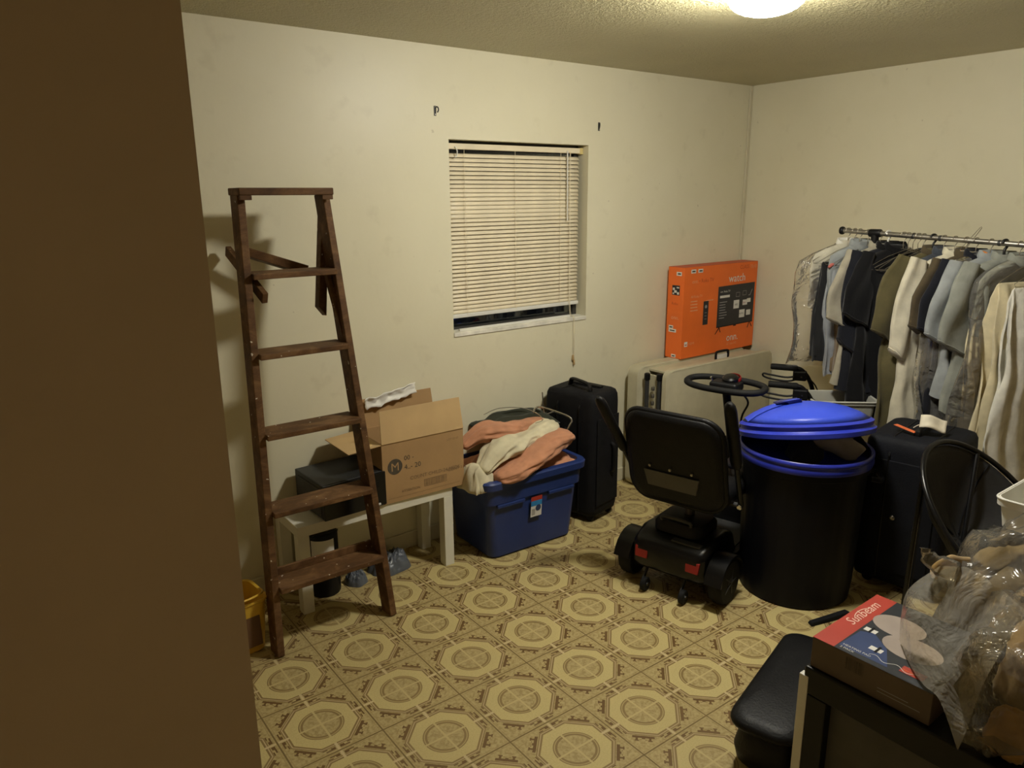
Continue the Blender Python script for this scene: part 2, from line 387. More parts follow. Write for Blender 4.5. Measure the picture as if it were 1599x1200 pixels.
# mini blind
bl = thing('window_blind', 'yellowed cream mini blind lowered over the recessed window', 'blind', (WX0, YW+.058, WZ0))
BW0, BW1 = .004, W-.018; ztop, zbot = HH-.02, .098
MB().bb(BW0, BW1, -.014, .014, HH-.042, HH-.014).build('head_rail', M_BLIND, bl, bevel=.003)
NS = 38; slat = None
for k in range(NS):
    t = k/(NS-1); z = HH-.070-(HH-.070-.118)*t; tilt = 55+random.uniform(-3, 3); sag = 0
    if k in (8, 9, 10, 11): tilt = 66
    if k in (12, 13, 14): tilt = 76
    if k > NS-4: tilt = 70
    if slat is None:
        b = MB()
        def sf(a, c):
            x = BW0+.004+(BW1-BW0-.008)*a; q = (c-.5)*.0242; return (x, q, .0022*(1-(2*c-1)**2))
        b.grid(sf, 14, 4); slat = b.build('slat', M_BLIND, bl, smooth=180, solid=.0007); o = slat
    else:
        o = bpy.data.objects.new('slat', slat.data); COL.objects.link(o); o.parent = bl
        q = o.modifiers.new('thickness', 'SOLIDIFY'); q.thickness = .0007; q.offset = 0
    o.location = (0, 0, z); o.rotation_euler = (math.radians(tilt), random.uniform(-.0016, .0016), 0)
MB().bb(BW0, BW1, -.013, .013, zbot-.012, zbot+.008).build('bottom_rail', M_WHITEP, bl, bevel=.004)
for xx in (.115, .43, .74): MB().tube([(xx, -.0145, HH-.04), (xx, -.0155, .10)], .0011, 6).build('ladder_cord', M_BLIND, bl)
MB().tube([(.782, -.02, HH-.03), (.784, -.022, .56)], .0035, 8).build('tilt_wand', M_WHITEP, bl)
MB().tube(smoothpath([(.06, -.018, HH-.03), (.07, -.022, HH-.05), (.066, -.022, HH-.075), (.055, -.02, HH-.08)]), .003, 8).build('wand_hook', M_WHITEP, bl)
MB().tube(smoothpath([(.80, -.02, HH-.035), (.801, -.022, .4), (.80, -.03, .06), (.799, -.066, .02), (.799, -.068, -.15), (.80, -.066, -.20)]), .0012, 6).build('pull_cord', M_BLIND, bl)
MB().tube(smoothpath([(.805, -.02, HH-.035), (.806, -.022, .4), (.806, -.03, .06), (.804, -.066, .02), (.808, -.068, -.14), (.806, -.066, -.27)]), .0012, 6).build('pull_cord', M_BLIND, bl)
MB().lathe([(.002, 0), (.006, -.004), (.008, -.03), (.006, -.034)], 12, (.80, -.066, -.195)).build('tassel', mat('tan_wood_tassel', (.45, .30, .13), .5), bl, smooth=40)
MB().lathe([(.002, 0), (.005, -.004), (.007, -.028), (.005, -.031)], 12, (.808, -.066, -.225)).build('tassel', MATS['tan_wood_tassel'], bl, smooth=40)
MB().bb(BW1-.006, BW1+.018, -.016, .012, HH-.046, HH-.012).build('end_bracket', mat('brass_yellow_plastic', (.62, .50, .20), .5), bl, bevel=.003)
# curtain-rod brackets left on the wall
for px_, pz_, sgn, lab in ((1.922, 2.149, 1, 'small dark metal curtain bracket above the window, left one'), (2.967, 2.126, -1, 'small dark metal curtain bracket above the window, right one')):
    t = thing('curtain_bracket', lab, 'bracket', (px_, YW, pz_), group='curtain brackets above the window')
    MB().bb(-.006, .006, -.003, 0, -.022, .022).build('back_plate', M_DGREY, t, bevel=.001)
    MB().tube(smoothpath([(0, -.002, .015), (.006*sgn, -.014, .016), (.009*sgn, -.018, .004), (.006*sgn, -.012, -.008)]), .003, 8).build('hook', M_DGREY, t)
    for zz in (.016, -.016): MB().lathe([(.003, 0), (.003, .002)], 8, (0, -.003, zz), rotm(PI/2)).build('screw', M_STEEL, t)
# ceiling lamp
t = thing('ceiling_light', 'lit white flush globe lamp on the popcorn ceiling', 'lamp', (LAMP[0], LAMP[1], H))
MB().lathe([(.10, 0), (.10, -.018), (.088, -.03)], 32).build('lamp_base', M_WHITEP, t, smooth=40)
prof = [(.085, -.020)]+[(.125*math.cos(a), -.045-.055*math.sin(a)) for a in [math.radians(q) for q in (-35, -15, 5, 20, 35, 50, 65, 80, 88)]]
MB().lathe(prof, 32).build('lamp_globe', M_GLOBE, t, smooth=180)

# ================================================================== stepladder
ld = thing('step_ladder', 'old brown wooden stepladder with paint drips leaning by the left wall', 'ladder', (1.058, 2.66, 0))
LT = 1.775
def lrail(z, s): return Vector((s*(.248-.083*z/LT), .235*z/LT, z))
for s in (-1, 1): MB().beam(lrail(0, s), lrail(LT, s), .029, .086).build('rail', M_WOOD, ld, bevel=.003)
for k, z in enumerate((.285, .585, .885, 1.19, 1.487)):
    hw = .248-.083*z/LT-.012; y = .235*z/LT
    MB().bb(-hw, hw, y-.070, y+.060, z-.022, z).build('step', M_WOOD, ld, bevel=.003)
    if k == 0: MB().bb(-hw, hw, y+.048, y+.062, z, z+.032).build('step_back_rail', M_WOOD, ld, bevel=.002)
MB().bb(-.183, .183, .155, .285, LT-.005, LT+.022).build('top_cap', M_WOOD, ld, bevel=.004)
for s in (-1, 1): MB().bb(s*.158-.022, s*.158+.022, .158, .172, LT-.022, LT-.005).build('cap_bracket', M_WOOD, ld, bevel=.002)
# remains of the broken rear legs
def at(b, *p): return [Vector(q)-Vector((1.058, 2.66, 0)) for q in p]
p0, p1 = at(0, (1.246, 2.945, 1.70), (1.190, 2.905, 1.29))
b = MB(); b.beam(p0, p1, .030, .046)
for i in (4, 7): b.v[i] = tuple(Vector(b.v[i])+Vector((0, 0, .035)))
b.build('broken_rear_leg', M_WOOD, ld, bevel=.002)
p0, p1 = at(0, (.905, 3.12, 1.555), (.925, 2.78, 1.395)); MB().beam(p0, p1, .022, .042).build('broken_rear_leg', M_WOOD, ld, bevel=.002)
p0, p1 = at(0, (.935, 3.03, 1.56), (1.165, 2.95, 1.475)); MB().beam(p0, p1, .012, .034, (0, 1, 0)).build('spreader_bar', M_WOOD, ld, bevel=.002)
p0, p1 = at(0, (.95, 3.06, 1.535), (1.175, 2.99, 1.45)); MB().beam(p0, p1, .010, .010, (0, 1, 0)).build('spreader_rod', M_STEEL, ld)
p0, p1 = at(0, (1.21, 2.86, 1.46), (1.255, 2.80, 1.12)); MB().beam(p0, p1, .018, .03).build('rear_leg_strip', M_WOOD, ld, bevel=.002)

# ================================================================== bench table with things on it
TZ = .41
tb = thing('bench_table', 'narrow white laminate table against the wall behind the ladder', 'table', (1.0, 2.862, 0))
MB().bb(0, .772, 0, .275, TZ-.048, TZ).build('table_top', M_WHITE, tb, bevel=.002)
for x, y in ((0, 0), (.722, 0), (0, .225), (.722, .225)): MB().bb(x, x+.05, y, y+.05, 0, TZ-.048).build('leg', M_WHITE, tb, bevel=.002)
# black appliance
ap = thing('electronic_appliance', 'black box-shaped appliance on the left end of the white table', 'appliance', (1.115, 2.835, TZ), rz=.04)
AW, AD, AH = .30, .29, .165
M_GREYS = mat('grey_metal_case', (.018, .019, .019), .5, .12, 9)
MB().bb(0, AW, .012, AD, .008, AH).build('case', M_GREYS, ap, bevel=.004)
MB().bb(0, AW, 0, .012, .006, AH-.002).build('front_panel', M_BLACKG, ap, bevel=.003)
MB().bb(.035, AW-.035, -.002, 0, .095, .125).build('tape_slot', M_BLACK, ap)
MB().bb(-.003, 0, .03, AD-.03, .02, AH-.02).build('side_panel', M_DGREY, ap, bevel=.001)
for x, y in ((.03, .03), (AW-.03, .03), (.03, AD-.03), (AW-.03, AD-.03)): MB().lathe([(.012, 0), (.012, .008)], 12, (x, y, 0)).build('foot', M_RUBBER, ap)
MB().bb(.255, .268, -.006, 0, .012, .022).build('knob', M_WHITEP, ap, bevel=.002)
# cardboard box
cb = thing('cardboard_box', 'open brown cardboard carton with printed M circle on the white table', 'box', (1.405, 2.855, TZ), rz=-.02)
BW, BD, BH, th = .425, .27, .285, .005
b = MB().bb(0, BW, 0, th, 0, BH).bb(0, BW, BD-th, BD, 0, BH).bb(0, th, th, BD-th, 0, BH).bb(BW-th, BW, th, BD-th, 0, BH).bb(th, BW-th, th, BD-th, 0, th)
b.build('carton_body', M_CARD, cb)
def flap(p, a, c, name='flap', m=M_CARDIN):
    p, a, c = Vector(p), Vector(a), Vector(c); n = a.cross(c).normalized()*.004
    q = [p, p+a, p+a*.985+c, p+a*.015+c]; b = MB(); b.hexa(q, [k+n for k in q]); return b.build(name, m, cb)
flap((0, 0, BH), (BW, 0, 0), (0, .022, .148))
flap((0, BD, BH), (0, -BD, 0), (-.155, 0, -.012))
flap((BW, BD, BH), (-BW, 0, 0), (0, .018, .138), m=M_CARD)
flap((BW-.006, 0, BH), (0, BD, 0), (-.03, 0, -.12))
fo, fu, fv = (0, 0, 0), (1, 0, 0), (0, 0, 1)
decal([disc(.062, .170, .037, n=28)], M_INK, cb, fo, fu, fv, 'printed_circle')
text('M', .056, M_CARD, cb, (.062, 0, .150), fu, fv, off=.0012, align='CENTER')
text('00 -', .032, M_INK, cb, (.108, 0, .190), fu, fv); text('4..- 20', .034, M_INK, cb, (.108, 0, .146), fu, fv)
text('COUNT CHILD-24 MEDS', .0245, M_INK2, cb, (.135, 0, .090), fu, fv)
text('ATTENTION', .017, M_INK2, cb, (.090, 0, .038), fu, fv); text('CONT 112', .022, M_INK2, cb, (.335, 0, .085), fu, fv); text('LOT 03 07', .014, M_INK2, cb, (.335, 0, .238), fu, fv)
bars = [R4(.215+.004*k, .215+.004*k+random.choice((.0012, .002, .0028)), .044, .072) for k in range(27)]
decal(bars, M_INK2, cb, fo, fu, fv, 'barcode'); decal([R4(.208, .328, .040, .0425), R4(.208, .328, .0735, .076), R4(.208, .211, .04, .076), R4(.325, .328, .04, .076)], M_INK2, cb, fo, fu, fv, 'barcode_frame')
decal([R4(.02, .40, .020, .0212)], M_INK2, cb, fo, fu, fv, 'printed_line')
# crumpled white foam sheet on the raised rear flap
def foam(u, v):
    x = .27*u; z = .05*v-.005; s = nz(u*7, v*3, 1.7); return (x+.006*s, .012*math.sin(v*PI)+.016*nz(u*9, v*4, 5), z+.014*nz(u*6, 2, 3)+.012*u)
o = MB().grid(foam, 22, 6).build('foam_sheet', mat('white_packing_foam', (.78, .76, .68), .6, .06, 12), smooth=180, solid=.004)
o.location = (1.465, 3.105, TZ+BH+.098); o.rotation_euler = (0, -.12, 0)
tag(o, 'crumpled white packing foam over the raised rear flap of the carton', 'packing foam')

# under the table: canister and plastic bag
t = thing('canister', 'black canister with a white label under the white table', 'canister', (1.16, 3.005, 0))
MB().lathe([(.066, 0), (.070, .008), (.070, .29), (.066, .300), (.04, .304), (.03, .304)], 32).build('canister_body', M_BLACK, t, smooth=40)
lab = []
for k in range(9):
    a = math.radians(205+k*11); lab.append((a))
b = MB()
b.add([(.0712*math.cos(a), .0712*math.sin(a), z) for z in (.20, .28) for a in lab], [(k, k+1, 10+k-0, 9+k) for k in range(8)])
b.build('paper_label', M_PRINTW, t, smooth=180)
MB().tube(smoothpath([(-.066, 0, .27), (-.05, -.06, .315), (0, -.085, .325), (.05, -.06, .315), (.066, 0, .27)]), .003, 8).build('wire_handle', M_BLACK, t)
def bagfn(ax, ay, hh, seed, k=5):
    def fn(u, v):
        a = 2*PI*u; r = v
        rr = 1+.22*nz(math.cos(a)*1.7, math.sin(a)*1.7, seed)
        x_, y_ = math.cos(a)*r, math.sin(a)*r
        z = hh*(1-r**5)*(.62+.40*nz(x_*2.2, y_*2.2, seed+4)+.28*(1-2.2*abs(nz(x_*k*.7, y_*k*.7, seed+9)))+.18*nz(x_*k*2, y_*k*2, seed)); z = max(z, 0); f = 0
        return (ax*rr*r*math.cos(a), ay*rr*r*math.sin(a), z+f+.001)
    return fn
def heap(name, m, loc, ax, ay, hh, seed, label, cat, rz=0, group=None, k=5, solid=.003, nu=64, nv=20):
    o = MB().grid(bagfn(ax, ay, hh, seed, k), nu, nv).build(name, m, None, smooth=180); o.location = loc; o.rotation_euler = (0, 0, rz)
    return tag(o, label, cat, group)
M_GBAG = mat('grey_blue_polythene', (.10, .11, .125), .32, .25, 14, .3, 30)
heap('plastic_bag', M_GBAG, (1.50, 3.03, 0), .115, .085, .085, 3.1, 'crumpled grey-blue plastic bag on the floor under the white table, larger', 'plastic bag', .3, 'bags under the table', 6)
heap('plastic_bag', M_GBAG, (1.305, 2.99, 0), .055, .05, .06, 8.2, 'small crumpled grey plastic bag between canister and ladder foot', 'plastic bag', .2, 'bags under the table', 6)

# yellow bucket behind the partition
t = thing('mop_bucket', 'yellow plastic bucket with dark front behind the ladder foot', 'bucket', (.690, 2.80, 0), rz=.1)
b = MB(); b.rings([[(x*s, y*s, z) for x, y in rrect(.22, .20, .04)] for s, z in ((.82, 0), (.86, .004), (1, .215), (1.06, .22), (1.06, .228), (.96, .226), (.8, .02))])
b.build('bucket_body', M_YELLOW, t, smooth=40)
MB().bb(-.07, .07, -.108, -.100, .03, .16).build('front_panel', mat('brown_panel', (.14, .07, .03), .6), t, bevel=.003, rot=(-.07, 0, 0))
MB().tube(smoothpath([(-.115, 0, .222), (-.09, -.09, .25), (0, -.13, .262), (.09, -.09, .25), (.115, 0, .222)]), .004, 8).build('handle', M_YELLOW, t)

# ================================================================== blue tote with clothes
tt = thing('storage_tote', 'blue plastic storage tote heaped with clothes below the window', 'storage bin', (2.195, 2.945, 0), rz=-.03)
TH = .43
def tring(w_, d_, z, r=.045): return [(x, y, z) for x, y in rrect(w_, d_, r)]
b = MB(); b.rings([tring(.49, .34, 0), tring(.515, .365, .012), tring(.565, .405, .30), tring(.595, .43, .305), tring(.605, .44, .395), tring(.565, .40, .395), tring(.50, .34, .02), tring(.48, .33, .015)])
b.build('tote_body', M_BLUE, tt, smooth=35)
b = MB(); b.rings([tring(.595, .43, TH-.042, .05), tring(.645, .475, TH-.040, .06), tring(.65, .48, TH-.008, .06), tring(.64, .47, TH, .06), tring(.585, .415, TH, .05), tring(.58, .41, TH-.042, .05), tring(.595, .43, TH-.042, .05)], cap=False)
b.build('rim', M_BLUE, tt, smooth=35)
for x0, x1 in ((-.24, -.075), (.075, .24)): MB().bb(x0, x1, -.2195, -.195, .283, .302).build('moulded_ridge', M_BLUE, tt, bevel=.004)
o, u, v = Vector((-.004, -.2062, .185)), Vector((1, 0, 0)), Vector((0, -.072, 1)).normalized()
decal([R4(-.034, .034, 0, .104)], M_PRINTW, tt, o, u, v, 'tote_label', .004)
decal([R4(-.034, .034, .060, .088)], mat('label_blue', (.03, .22, .50), .5), tt, o, u, v, 'label_band', .0048)
decal([R4(-.034, .034, .088, .112)], M_REDP, tt, o, u, v, 'label_top', .0048)
decal([disc(.012, .046, .017)], mat('label_navy', (.03, .05, .12), .5), tt, o, u, v, 'label_picture', .0052)
decal([R4(-.028, -.008, .012+.007*k, .0145+.007*k) for k in range(5)], M_INK, tt, o, u, v, 'label_lines', .0048)
# clothes: folded and crumpled garments, each its own sheet with thickness
M_PEACH = fabric('peach_cotton', (.50, .235, .13)); M_CREAMF = fabric('cream_cotton', (.62, .56, .38)); M_OLIVE = fabric('dark_green_cloth', (.030, .033, .022))
def cloth(name, m, loc, sx, sy, hh, seed, label, cat, rz=0, group=None, droop=(0, 0), freq=3.0, amp=.02, edge=.04, dirx=1.0):
    def fn(u, v):
        x, y = (u-.5)*sx, (v-.5)*sy
        e = max(abs(2*u-1), abs(2*v-1)); dome = 1-max(0, e)**3
        fold = amp*(math.sin((y*dirx+x*(1-dirx))*freq*22+3*nz(x*6, y*6, seed))*.5+nz(x*11, y*11, seed+2))
        z = hh*dome+fold*(.4+.6*dome)
        if droop[0]: z -= max(0, -x-sx*.5+droop[1])*droop[0]
        j = edge*nz(u*4, v*4, seed+7)
        return (x+j, y+edge*nz(u*4+9, v*4, seed+3), max(z, -.25))
    o = MB().grid(fn, 44, 30).build(name, m, None, smooth=180, solid=.006); o.location = loc; o.rotation_euler = (0, 0, rz); return tag(o, label, cat, group)
G = 'clothes heaped in the blue tote'
cloth('folded_shirt', M_PEACH, (2.215, 2.93, .395), .56, .40, .085, 1.0, 'lower peach shirt spilling along the front rim of the blue tote', 'shirt', -.03, G, amp=.018, freq=2.2)
# sleeve-like rolls along the front
def roll(name, m, path, rad, label, cat, seed, flat=.62):
    P = smoothpath(path, 14); n = len(P); sg = 40; b = MB(); L = []
    for i, p in enumerate(P):
        u = i/(n-1); t = (P[min(i+1, n-1)]-P[max(i-1, 0)]).normalized(); sd = t.cross(Vector((0, 0, 1))).normalized(); upn = sd.cross(t)
        R = rad*(.25+.75*min(1, 5*u)**.5*min(1, 5*(1-u))**.5)*(1+.35*nz(u*4, seed, 1)); ring = []
        for k in range(sg):
            an = 2*PI*k/sg; tw = an+1.4*u*math.sin(seed)
            f = 1+.30*nz(math.cos(tw)*2.2+seed, math.sin(tw)*2.2, u*2.5)+.24*(1-abs(nz(math.cos(tw)*4+seed, math.sin(tw)*4, u*5))*2.4)*.5+.10*nz(math.cos(tw)*9, math.sin(tw)*9+seed, u*12)
            ring.append(tuple(p+sd*math.cos(an)*R*1.25*f+upn*math.sin(an)*R*flat*1.2*f))
        L.append(ring)
    b.rings(L); return tag(b.build(name, m, None, smooth=180, subsurf=1), label, cat, G)
roll('peach_sleeve', M_PEACH, [(1.95, 2.745, .435), (2.08, 2.755, .455), (2.20, 2.775, .50), (2.34, 2.79, .54), (2.46, 2.80, .54)], .062, 'upper peach sleeve rolled along the front right of the tote', 'shirt', 2)
roll('cream_shirt', M_CREAMF, [(1.90, 2.80, .47), (2.02, 2.83, .535), (2.16, 2.86, .555), (2.30, 2.88, .57), (2.44, 2.90, .585)], .062, 'cream shirt bunched across the middle of the blue tote', 'shirt', 4)
cloth('hanging_cream_sleeve', M_CREAMF, (1.885, 2.82, .385), .13, .15, .12, 6.0, 'cream sleeve hanging over the left rim of the blue tote', 'shirt', .1, G, amp=.014, freq=2.4, edge=.02)
roll('peach_shirt_roll', M_PEACH, [(1.90, 2.97, .55), (2.0, 2.96, .60), (2.10, 2.93, .605), (2.21, 2.95, .585), (2.36, 2.97, .585), (2.48, 2.97, .57)], .058, 'peach shirt roll lying at the back left of the tote', 'shirt', 9)
cloth('dark_green_jacket', M_OLIVE, (2.28, 3.03, .585), .42, .22, .06, 11.0, 'dark green jacket laid on top of the heap in the tote', 'jacket', -.12, G, amp=.016, freq=2.5)
t = MB().tube(smoothpath([(2.09, 3.05, .665), (2.18, 3.04, .685), (2.30, 3.0, .675), (2.36, 2.94, .645), (2.36, 2.90, .62), (2.31, 2.895, .615)]), .0022, 8).build('wire_hanger', M_CHROME)
tag(t, 'thin metal wire hanger poking from the green jacket in the tote', 'hanger')
t = thing('chrome_stand', 'chrome tube frame with rubber end standing in the right of the tote', 'metal frame', (2.205, 2.945, 0))
MB().tube(smoothpath([(.235, -.06, .44), (.295, -.09, .56), (.315, -.095, .60), (.30, -.06, .625), (.23, .05, .655), (.20, .07, .65), (.18, .07, .62)], 6), .006, 10).build('frame_tube', M_CHROME, t)
MB().tube([(.292, -.078, .56), (.245, -.06, .46)], .0085, 10).build('rubber_grip', M_RUBBER, t)
MB().tube([(.23, .05, .74), (.235, .045, .65), (.24, .02, .56)], .003, 8).build('frame_rod', M_CHROME, t)
MB().tube([(.20, .05, .60), (.26, -.01, .64)], .004, 8).build('frame_brace', M_STEEL, t)

# ================================================================== suitcases
def suitcase(name, label, loc, rz, w_, d_, h_, m, lean=0):
    t = thing(name, label, 'suitcase', loc, rz); r = .045
    b = MB(); L = []
    for s, z in ((.90, .035), (.97, .045), (1, .075), (1.0, h_*.5), (1, h_-.07), (.985, h_-.03), (.93, h_-.008), (.84, h_)):
        L.append([(x*s+w_*0, y*s, z+.006*nz(x*9, y*9, z*5)) for x, y in rrect(w_, d_, r, 6)])
    b.rings(L); b.build('case_body', m, t, smooth=180)
    for y in (-d_*.22, d_*.20):                      # zip welts run round the body
        for zlo, zhi in ((.06, h_-.03),):
            pts = [(-w_/2-.003, y, zlo), (-w_/2-.003, y, zhi-.05), (-w_/2+.035, y, zhi+.028), (w_/2-.035, y, zhi+.028), (w_/2+.003, y, zhi-.05), (w_/2+.003, y, zlo)]
            MB().tube(pts, .0055, 8).build('zip_welt', M_BLACK, t)
    return t
sc = suitcase('suitcase', 'tall black soft suitcase standing between blue tote and folding table', (2.693, 2.962, 0), .20, .25, .35, .735, M_NYLON)
MB().tube(smoothpath([(-.06, -.10, .730), (-.055, -.085, .770), (-.03, 0, .778), (0, .07, .770), (.005, .085, .730)]), .014, 10, flat=.6).build('top_handle', M_BLACK, sc)
MB().bb(.03, .06, -.10, .09, .728, .748).build('pull_handle', M_BLACK, sc, bevel=.006)
MB().tube(smoothpath([(.03, -.178, .44), (.03, -.200, .42), (.03, -.200, .30), (.03, -.178, .28)]), .011, 10).build('side_handle', M_BLACK, sc)
for x in (-.085, .085):
    for y in (-.13, .13): MB().lathe([(.022, -.010), (.025, -.006), (.025, .006), (.022, .010)], 16, (x, y, .026), rotm(0, PI/2)).build('wheel', M_RUBBER, sc, smooth=40)
MB().bb(-.100, .100, -.182, -.176, .10, .60).build('front_pocket', M_NYLON, sc, bevel=.004)
s2 = suitcase('suitcase', 'navy soft suitcase with airline tags on top beside the trash can', (3.39, 1.45, 0), .16, .40, .37, .72, M_NAVYN)
MB().tube(smoothpath([(-.09, .0, .715), (-.08, 0, .745), (0, 0, .752), (.08, 0, .745), (.09, 0, .715)]), .013, 10).build('top_handle', M_BLACK, s2)
MB().bb(-.207, -.200, -.13, .13, .10, .62).build('front_pocket', M_NAVYN, s2, bevel=.006)
MB().lathe([(.010, 0), (.012, .004), (.006, .009)], 14, (-.207, .03, .36), rotm(0, -PI/2)).build('zip_pull', M_STEEL, s2, smooth=40)
for x in (-.15, .15):
    for y in (-.12, .12): MB().lathe([(.022, -.010), (.025, -.006), (.025, .006), (.022, .010)], 16, (x, y, .026), rotm(0, PI/2)).build('wheel', M_RUBBER, s2, smooth=40)
o = MB().box((0, 0, 0), (.095, .030, .003)).build('orange_tag', mat('orange_tag_card', (.80, .17, .05), .55), s2, bevel=.001); o.location = (-.085, .055, .742); o.rotation_euler = (.1, -.15, 1.35)
b = MB().grid(lambda u, v: ((u-.5)*.105, (v-.5)*.062, .014*math.sin(u*5)+.006*nz(u*3, v*3, 2)), 12, 6)
o = b.build('paper_tag', mat('pale_tag_paper', (.70, .64, .50), .7), s2, smooth=180, solid=.001); o.location = (-.05, -.045, .778); o.rotation_euler = (.85, .1, -1.25)
MB().tube(smoothpath([(-.06, .03, .745), (-.05, .01, .76), (-.05, -.02, .765)]), .002, 6).build('tag_string', MATS['pale_tag_paper'], s2)

# ================================================================== folding table and TV carton
ft = thing('folding_table', 'beige plastic folding table folded in half in the corner', 'folding table', (3.235, 2.83, 0))
FW, FH = 1.03, .765
def half(y0, y1, name, x0=0):
    b = MB(); L = []
    for s, y in ((.985, y0), (1, y0+.006), (1, y1-.006), (.985, y1)):
        L.append([(x0+FW/2+px*s, y, FH/2+pz*s) for px, pz in rrect(FW, FH, .055, 6)])
    b.rings(L); return b.build(name, M_BEIGE, ft, smooth=35)
half(0, .042, 'table_half'); half(.185, .275, 'table_half', -.045)
for x, y in ((.02, .075), (-.02, .135)):
    MB().tube([(x, y, .06), (x, y, FH-.06)], .013, 10).build('folded_leg', M_DGREY, ft)
    MB().lathe([(.018, 0), (.018, .035), (.012, .04)], 12, (x, y, FH-.07)).build('leg_cap', M_BLACK, ft, smooth=40)
    MB().tube([(x, y, .06), (FW-.08, y, .06)], .012, 10).build('leg_cross_bar', M_DGREY, ft)
    MB().tube([(FW-.08, y, .06), (FW-.08, y, FH-.06)], .012, 10).build('folded_leg', M_DGREY, ft)
for k in range(7): MB().lathe([(.009, 0), (.011, .012), (.009, .024)], 10, (.0, .105, .36+k*.045)).build('chain_link', M_STEEL, ft)
MB().bb(.03, .045, .043, .185, .10, FH-.05).build('end_brace', M_BEIGE, ft, bevel=.003)
MB().bb(.05, FW-.05, .043, .185, FH-.035, FH-.02).build('hinge_rail', M_BEIGE, ft, bevel=.003)
hx = .60
MB().tube(smoothpath([(hx-.06, .08, FH-.015), (hx-.06, .08, FH+.018), (hx-.045, .08, FH+.032), (hx+.045, .08, FH+.032), (hx+.06, .08, FH+.018), (hx+.06, .08, FH-.015)], 5), .008, 10).build('carry_handle', M_BLACK, ft)
MB().bb(hx-.045, hx+.045, .074, .086, FH-.018, FH+.012).build('handle_plate', M_WHITEP, ft, bevel=.002)
# orange TV carton on the folded table
tv = thing('tv_box', 'bright orange TV carton standing on the folded table in the corner', 'box', (3.545, 3.0, FH+.001), rz=.008)
VW, VH, VD = .735, .565, .125
MB().bb(0, VW, 0, VD, 0, VH).build('carton', M_ORANGE, tv, bevel=.002)
MB().bb(.0005, VW-.0005, .001, VD-.001, VH, VH+.0012).build('top_face', M_ORANGED, tv)
fo, fu, fv = (0, 0, 0), (1, 0, 0), (0, 0, 1)
# printed TV on the front
decal([[(.335, .165), (.715, .170), (.715, .430), (.335, .425)]], M_SCREEN, tv, fo, fu, fv, 'printed_screen')
decal([[(.335, .160), (.715, .165), (.715, .171), (.335, .166)], [(.36, .162), (.372, .162), (.330, .120), (.322, .120)], [(.36, .162), (.368, .162), (.382, .128), (.374, .128)], [(.675, .166), (.683, .166), (.668, .128), (.660, .128)], [(.683, .166), (.690, .166), (.715, .132), (.706, .132)], R4(.51, .54, .155, .162)], M_BLACK, tv, fo, fu, fv, 'printed_tv_stand')
wt = []
for x, y, w_, h_ in ((.50, .27, .058, .055), (.595, .285, .05, .035), (.64, .30, .04, .026), (.565, .205, .058, .052), (.64, .215, .045, .035), (.355, .350, .10, .016)): wt.append(R4(x, x+w_, y, y+h_))
for q in wt: decal([q], M_PRINTW, tv, fo, fu, fv, 'printed_app_tile', .0010)
M_PG = mat('grey_print', (.30, .30, .30), .6)
gl = []
for x, y in ((.52, .345), (.59, .35)):
    gl += [R4(x, x+.04, y, y+.003), R4(x, x+.04, y+.027, y+.03), R4(x, x+.003, y, y+.03), R4(x+.037, x+.04, y, y+.03)]
gl += [[(.665, .345), (.672, .345), (.695, .385), (.688, .385)], [(.652, .345), (.672, .345), (.672, .350), (.652, .350)]]
gl += [R4(.355, .355+.05+.03*random.random(), .32-.017*k, .325-.017*k) for k in range(7)]
decal(gl, M_PG, tv, fo, fu, fv, 'printed_icons', .0010)
text('onn. Roku TV', .018, M_PRINTW, tv, (.355, 0, .385), fu, fv, off=.0012)
text('ABC', .018, M_INK, tv, (.512, 0, .290), fu, fv, off=.0014); text('live', .018, M_REDP, tv, (.60, 0, .296), fu, fv, off=.0014); text('NEWS', .016, M_INK, tv, (.567, 0, .226), fu, fv, off=.0014)
text('watch', .072, M_PRINTW, tv, (.435, 0, .447), fu, fv); text('onn.', .070, M_PRINTW, tv, (.445, 0, .062), fu, fv)
text('32" class HD', .020, M_PRINTT, tv, (.45, 0, .035), fu, fv)
text('onn.', .034, M_PRINTT, tv, (.075, 0, .465), fu, fv); text('• Roku TV', .034, M_ORANGED, tv, (.140, 0, .465), fu, fv)
text('CLASS', .034, M_ORANGED, tv, (.545, 0, .525), fu, fv); text('720p HD', .03, M_PRINTT, tv, (.655, 0, .525), fu, fv, sx=.6)
text('All Roku TV', .022, M_PRINTT, tv, (.07, 0, .375), fu, fv)
decal([R4(.07, .07+.06+.02*random.random(), .35-.019*k, .356-.019*k) for k in range(4)]+[R4(.215, .29, .345, .350)], M_PRINTT, tv, fo, fu, fv, 'printed_lines')
decal([R4(.195, .245, .195, .345)], M_SCREEN, tv, fo, fu, fv, 'printed_remote')
decal([disc(.22, .31, .011, n=14), R4(.209, .231, .27, .273), R4(.209, .231, .25, .253), R4(.209, .231, .23, .233)], M_PG, tv, fo, fu, fv, 'printed_buttons', .001)
decal([R4(.028, .058, .075, .105)], M_PRINTW, tv, fo, fu, fv, 'printed_badge'); decal([R4(.033, .053, .083, .089)], M_ORANGED, tv, fo, fu, fv, 'badge_mark', .0012)
text('HDMI', .022, M_PRINTT, tv, (.068, 0, .082), fu, fv)
for x0 in (.062, .128):
    decal([R4(x0, x0+.045, .527, .550)], M_PRINTW, tv, fo, fu, fv, 'sticker'); decal([R4(x0+.008, x0+.038, .534, .543)], M_INK, tv, fo, fu, fv, 'sticker_print', .0012)
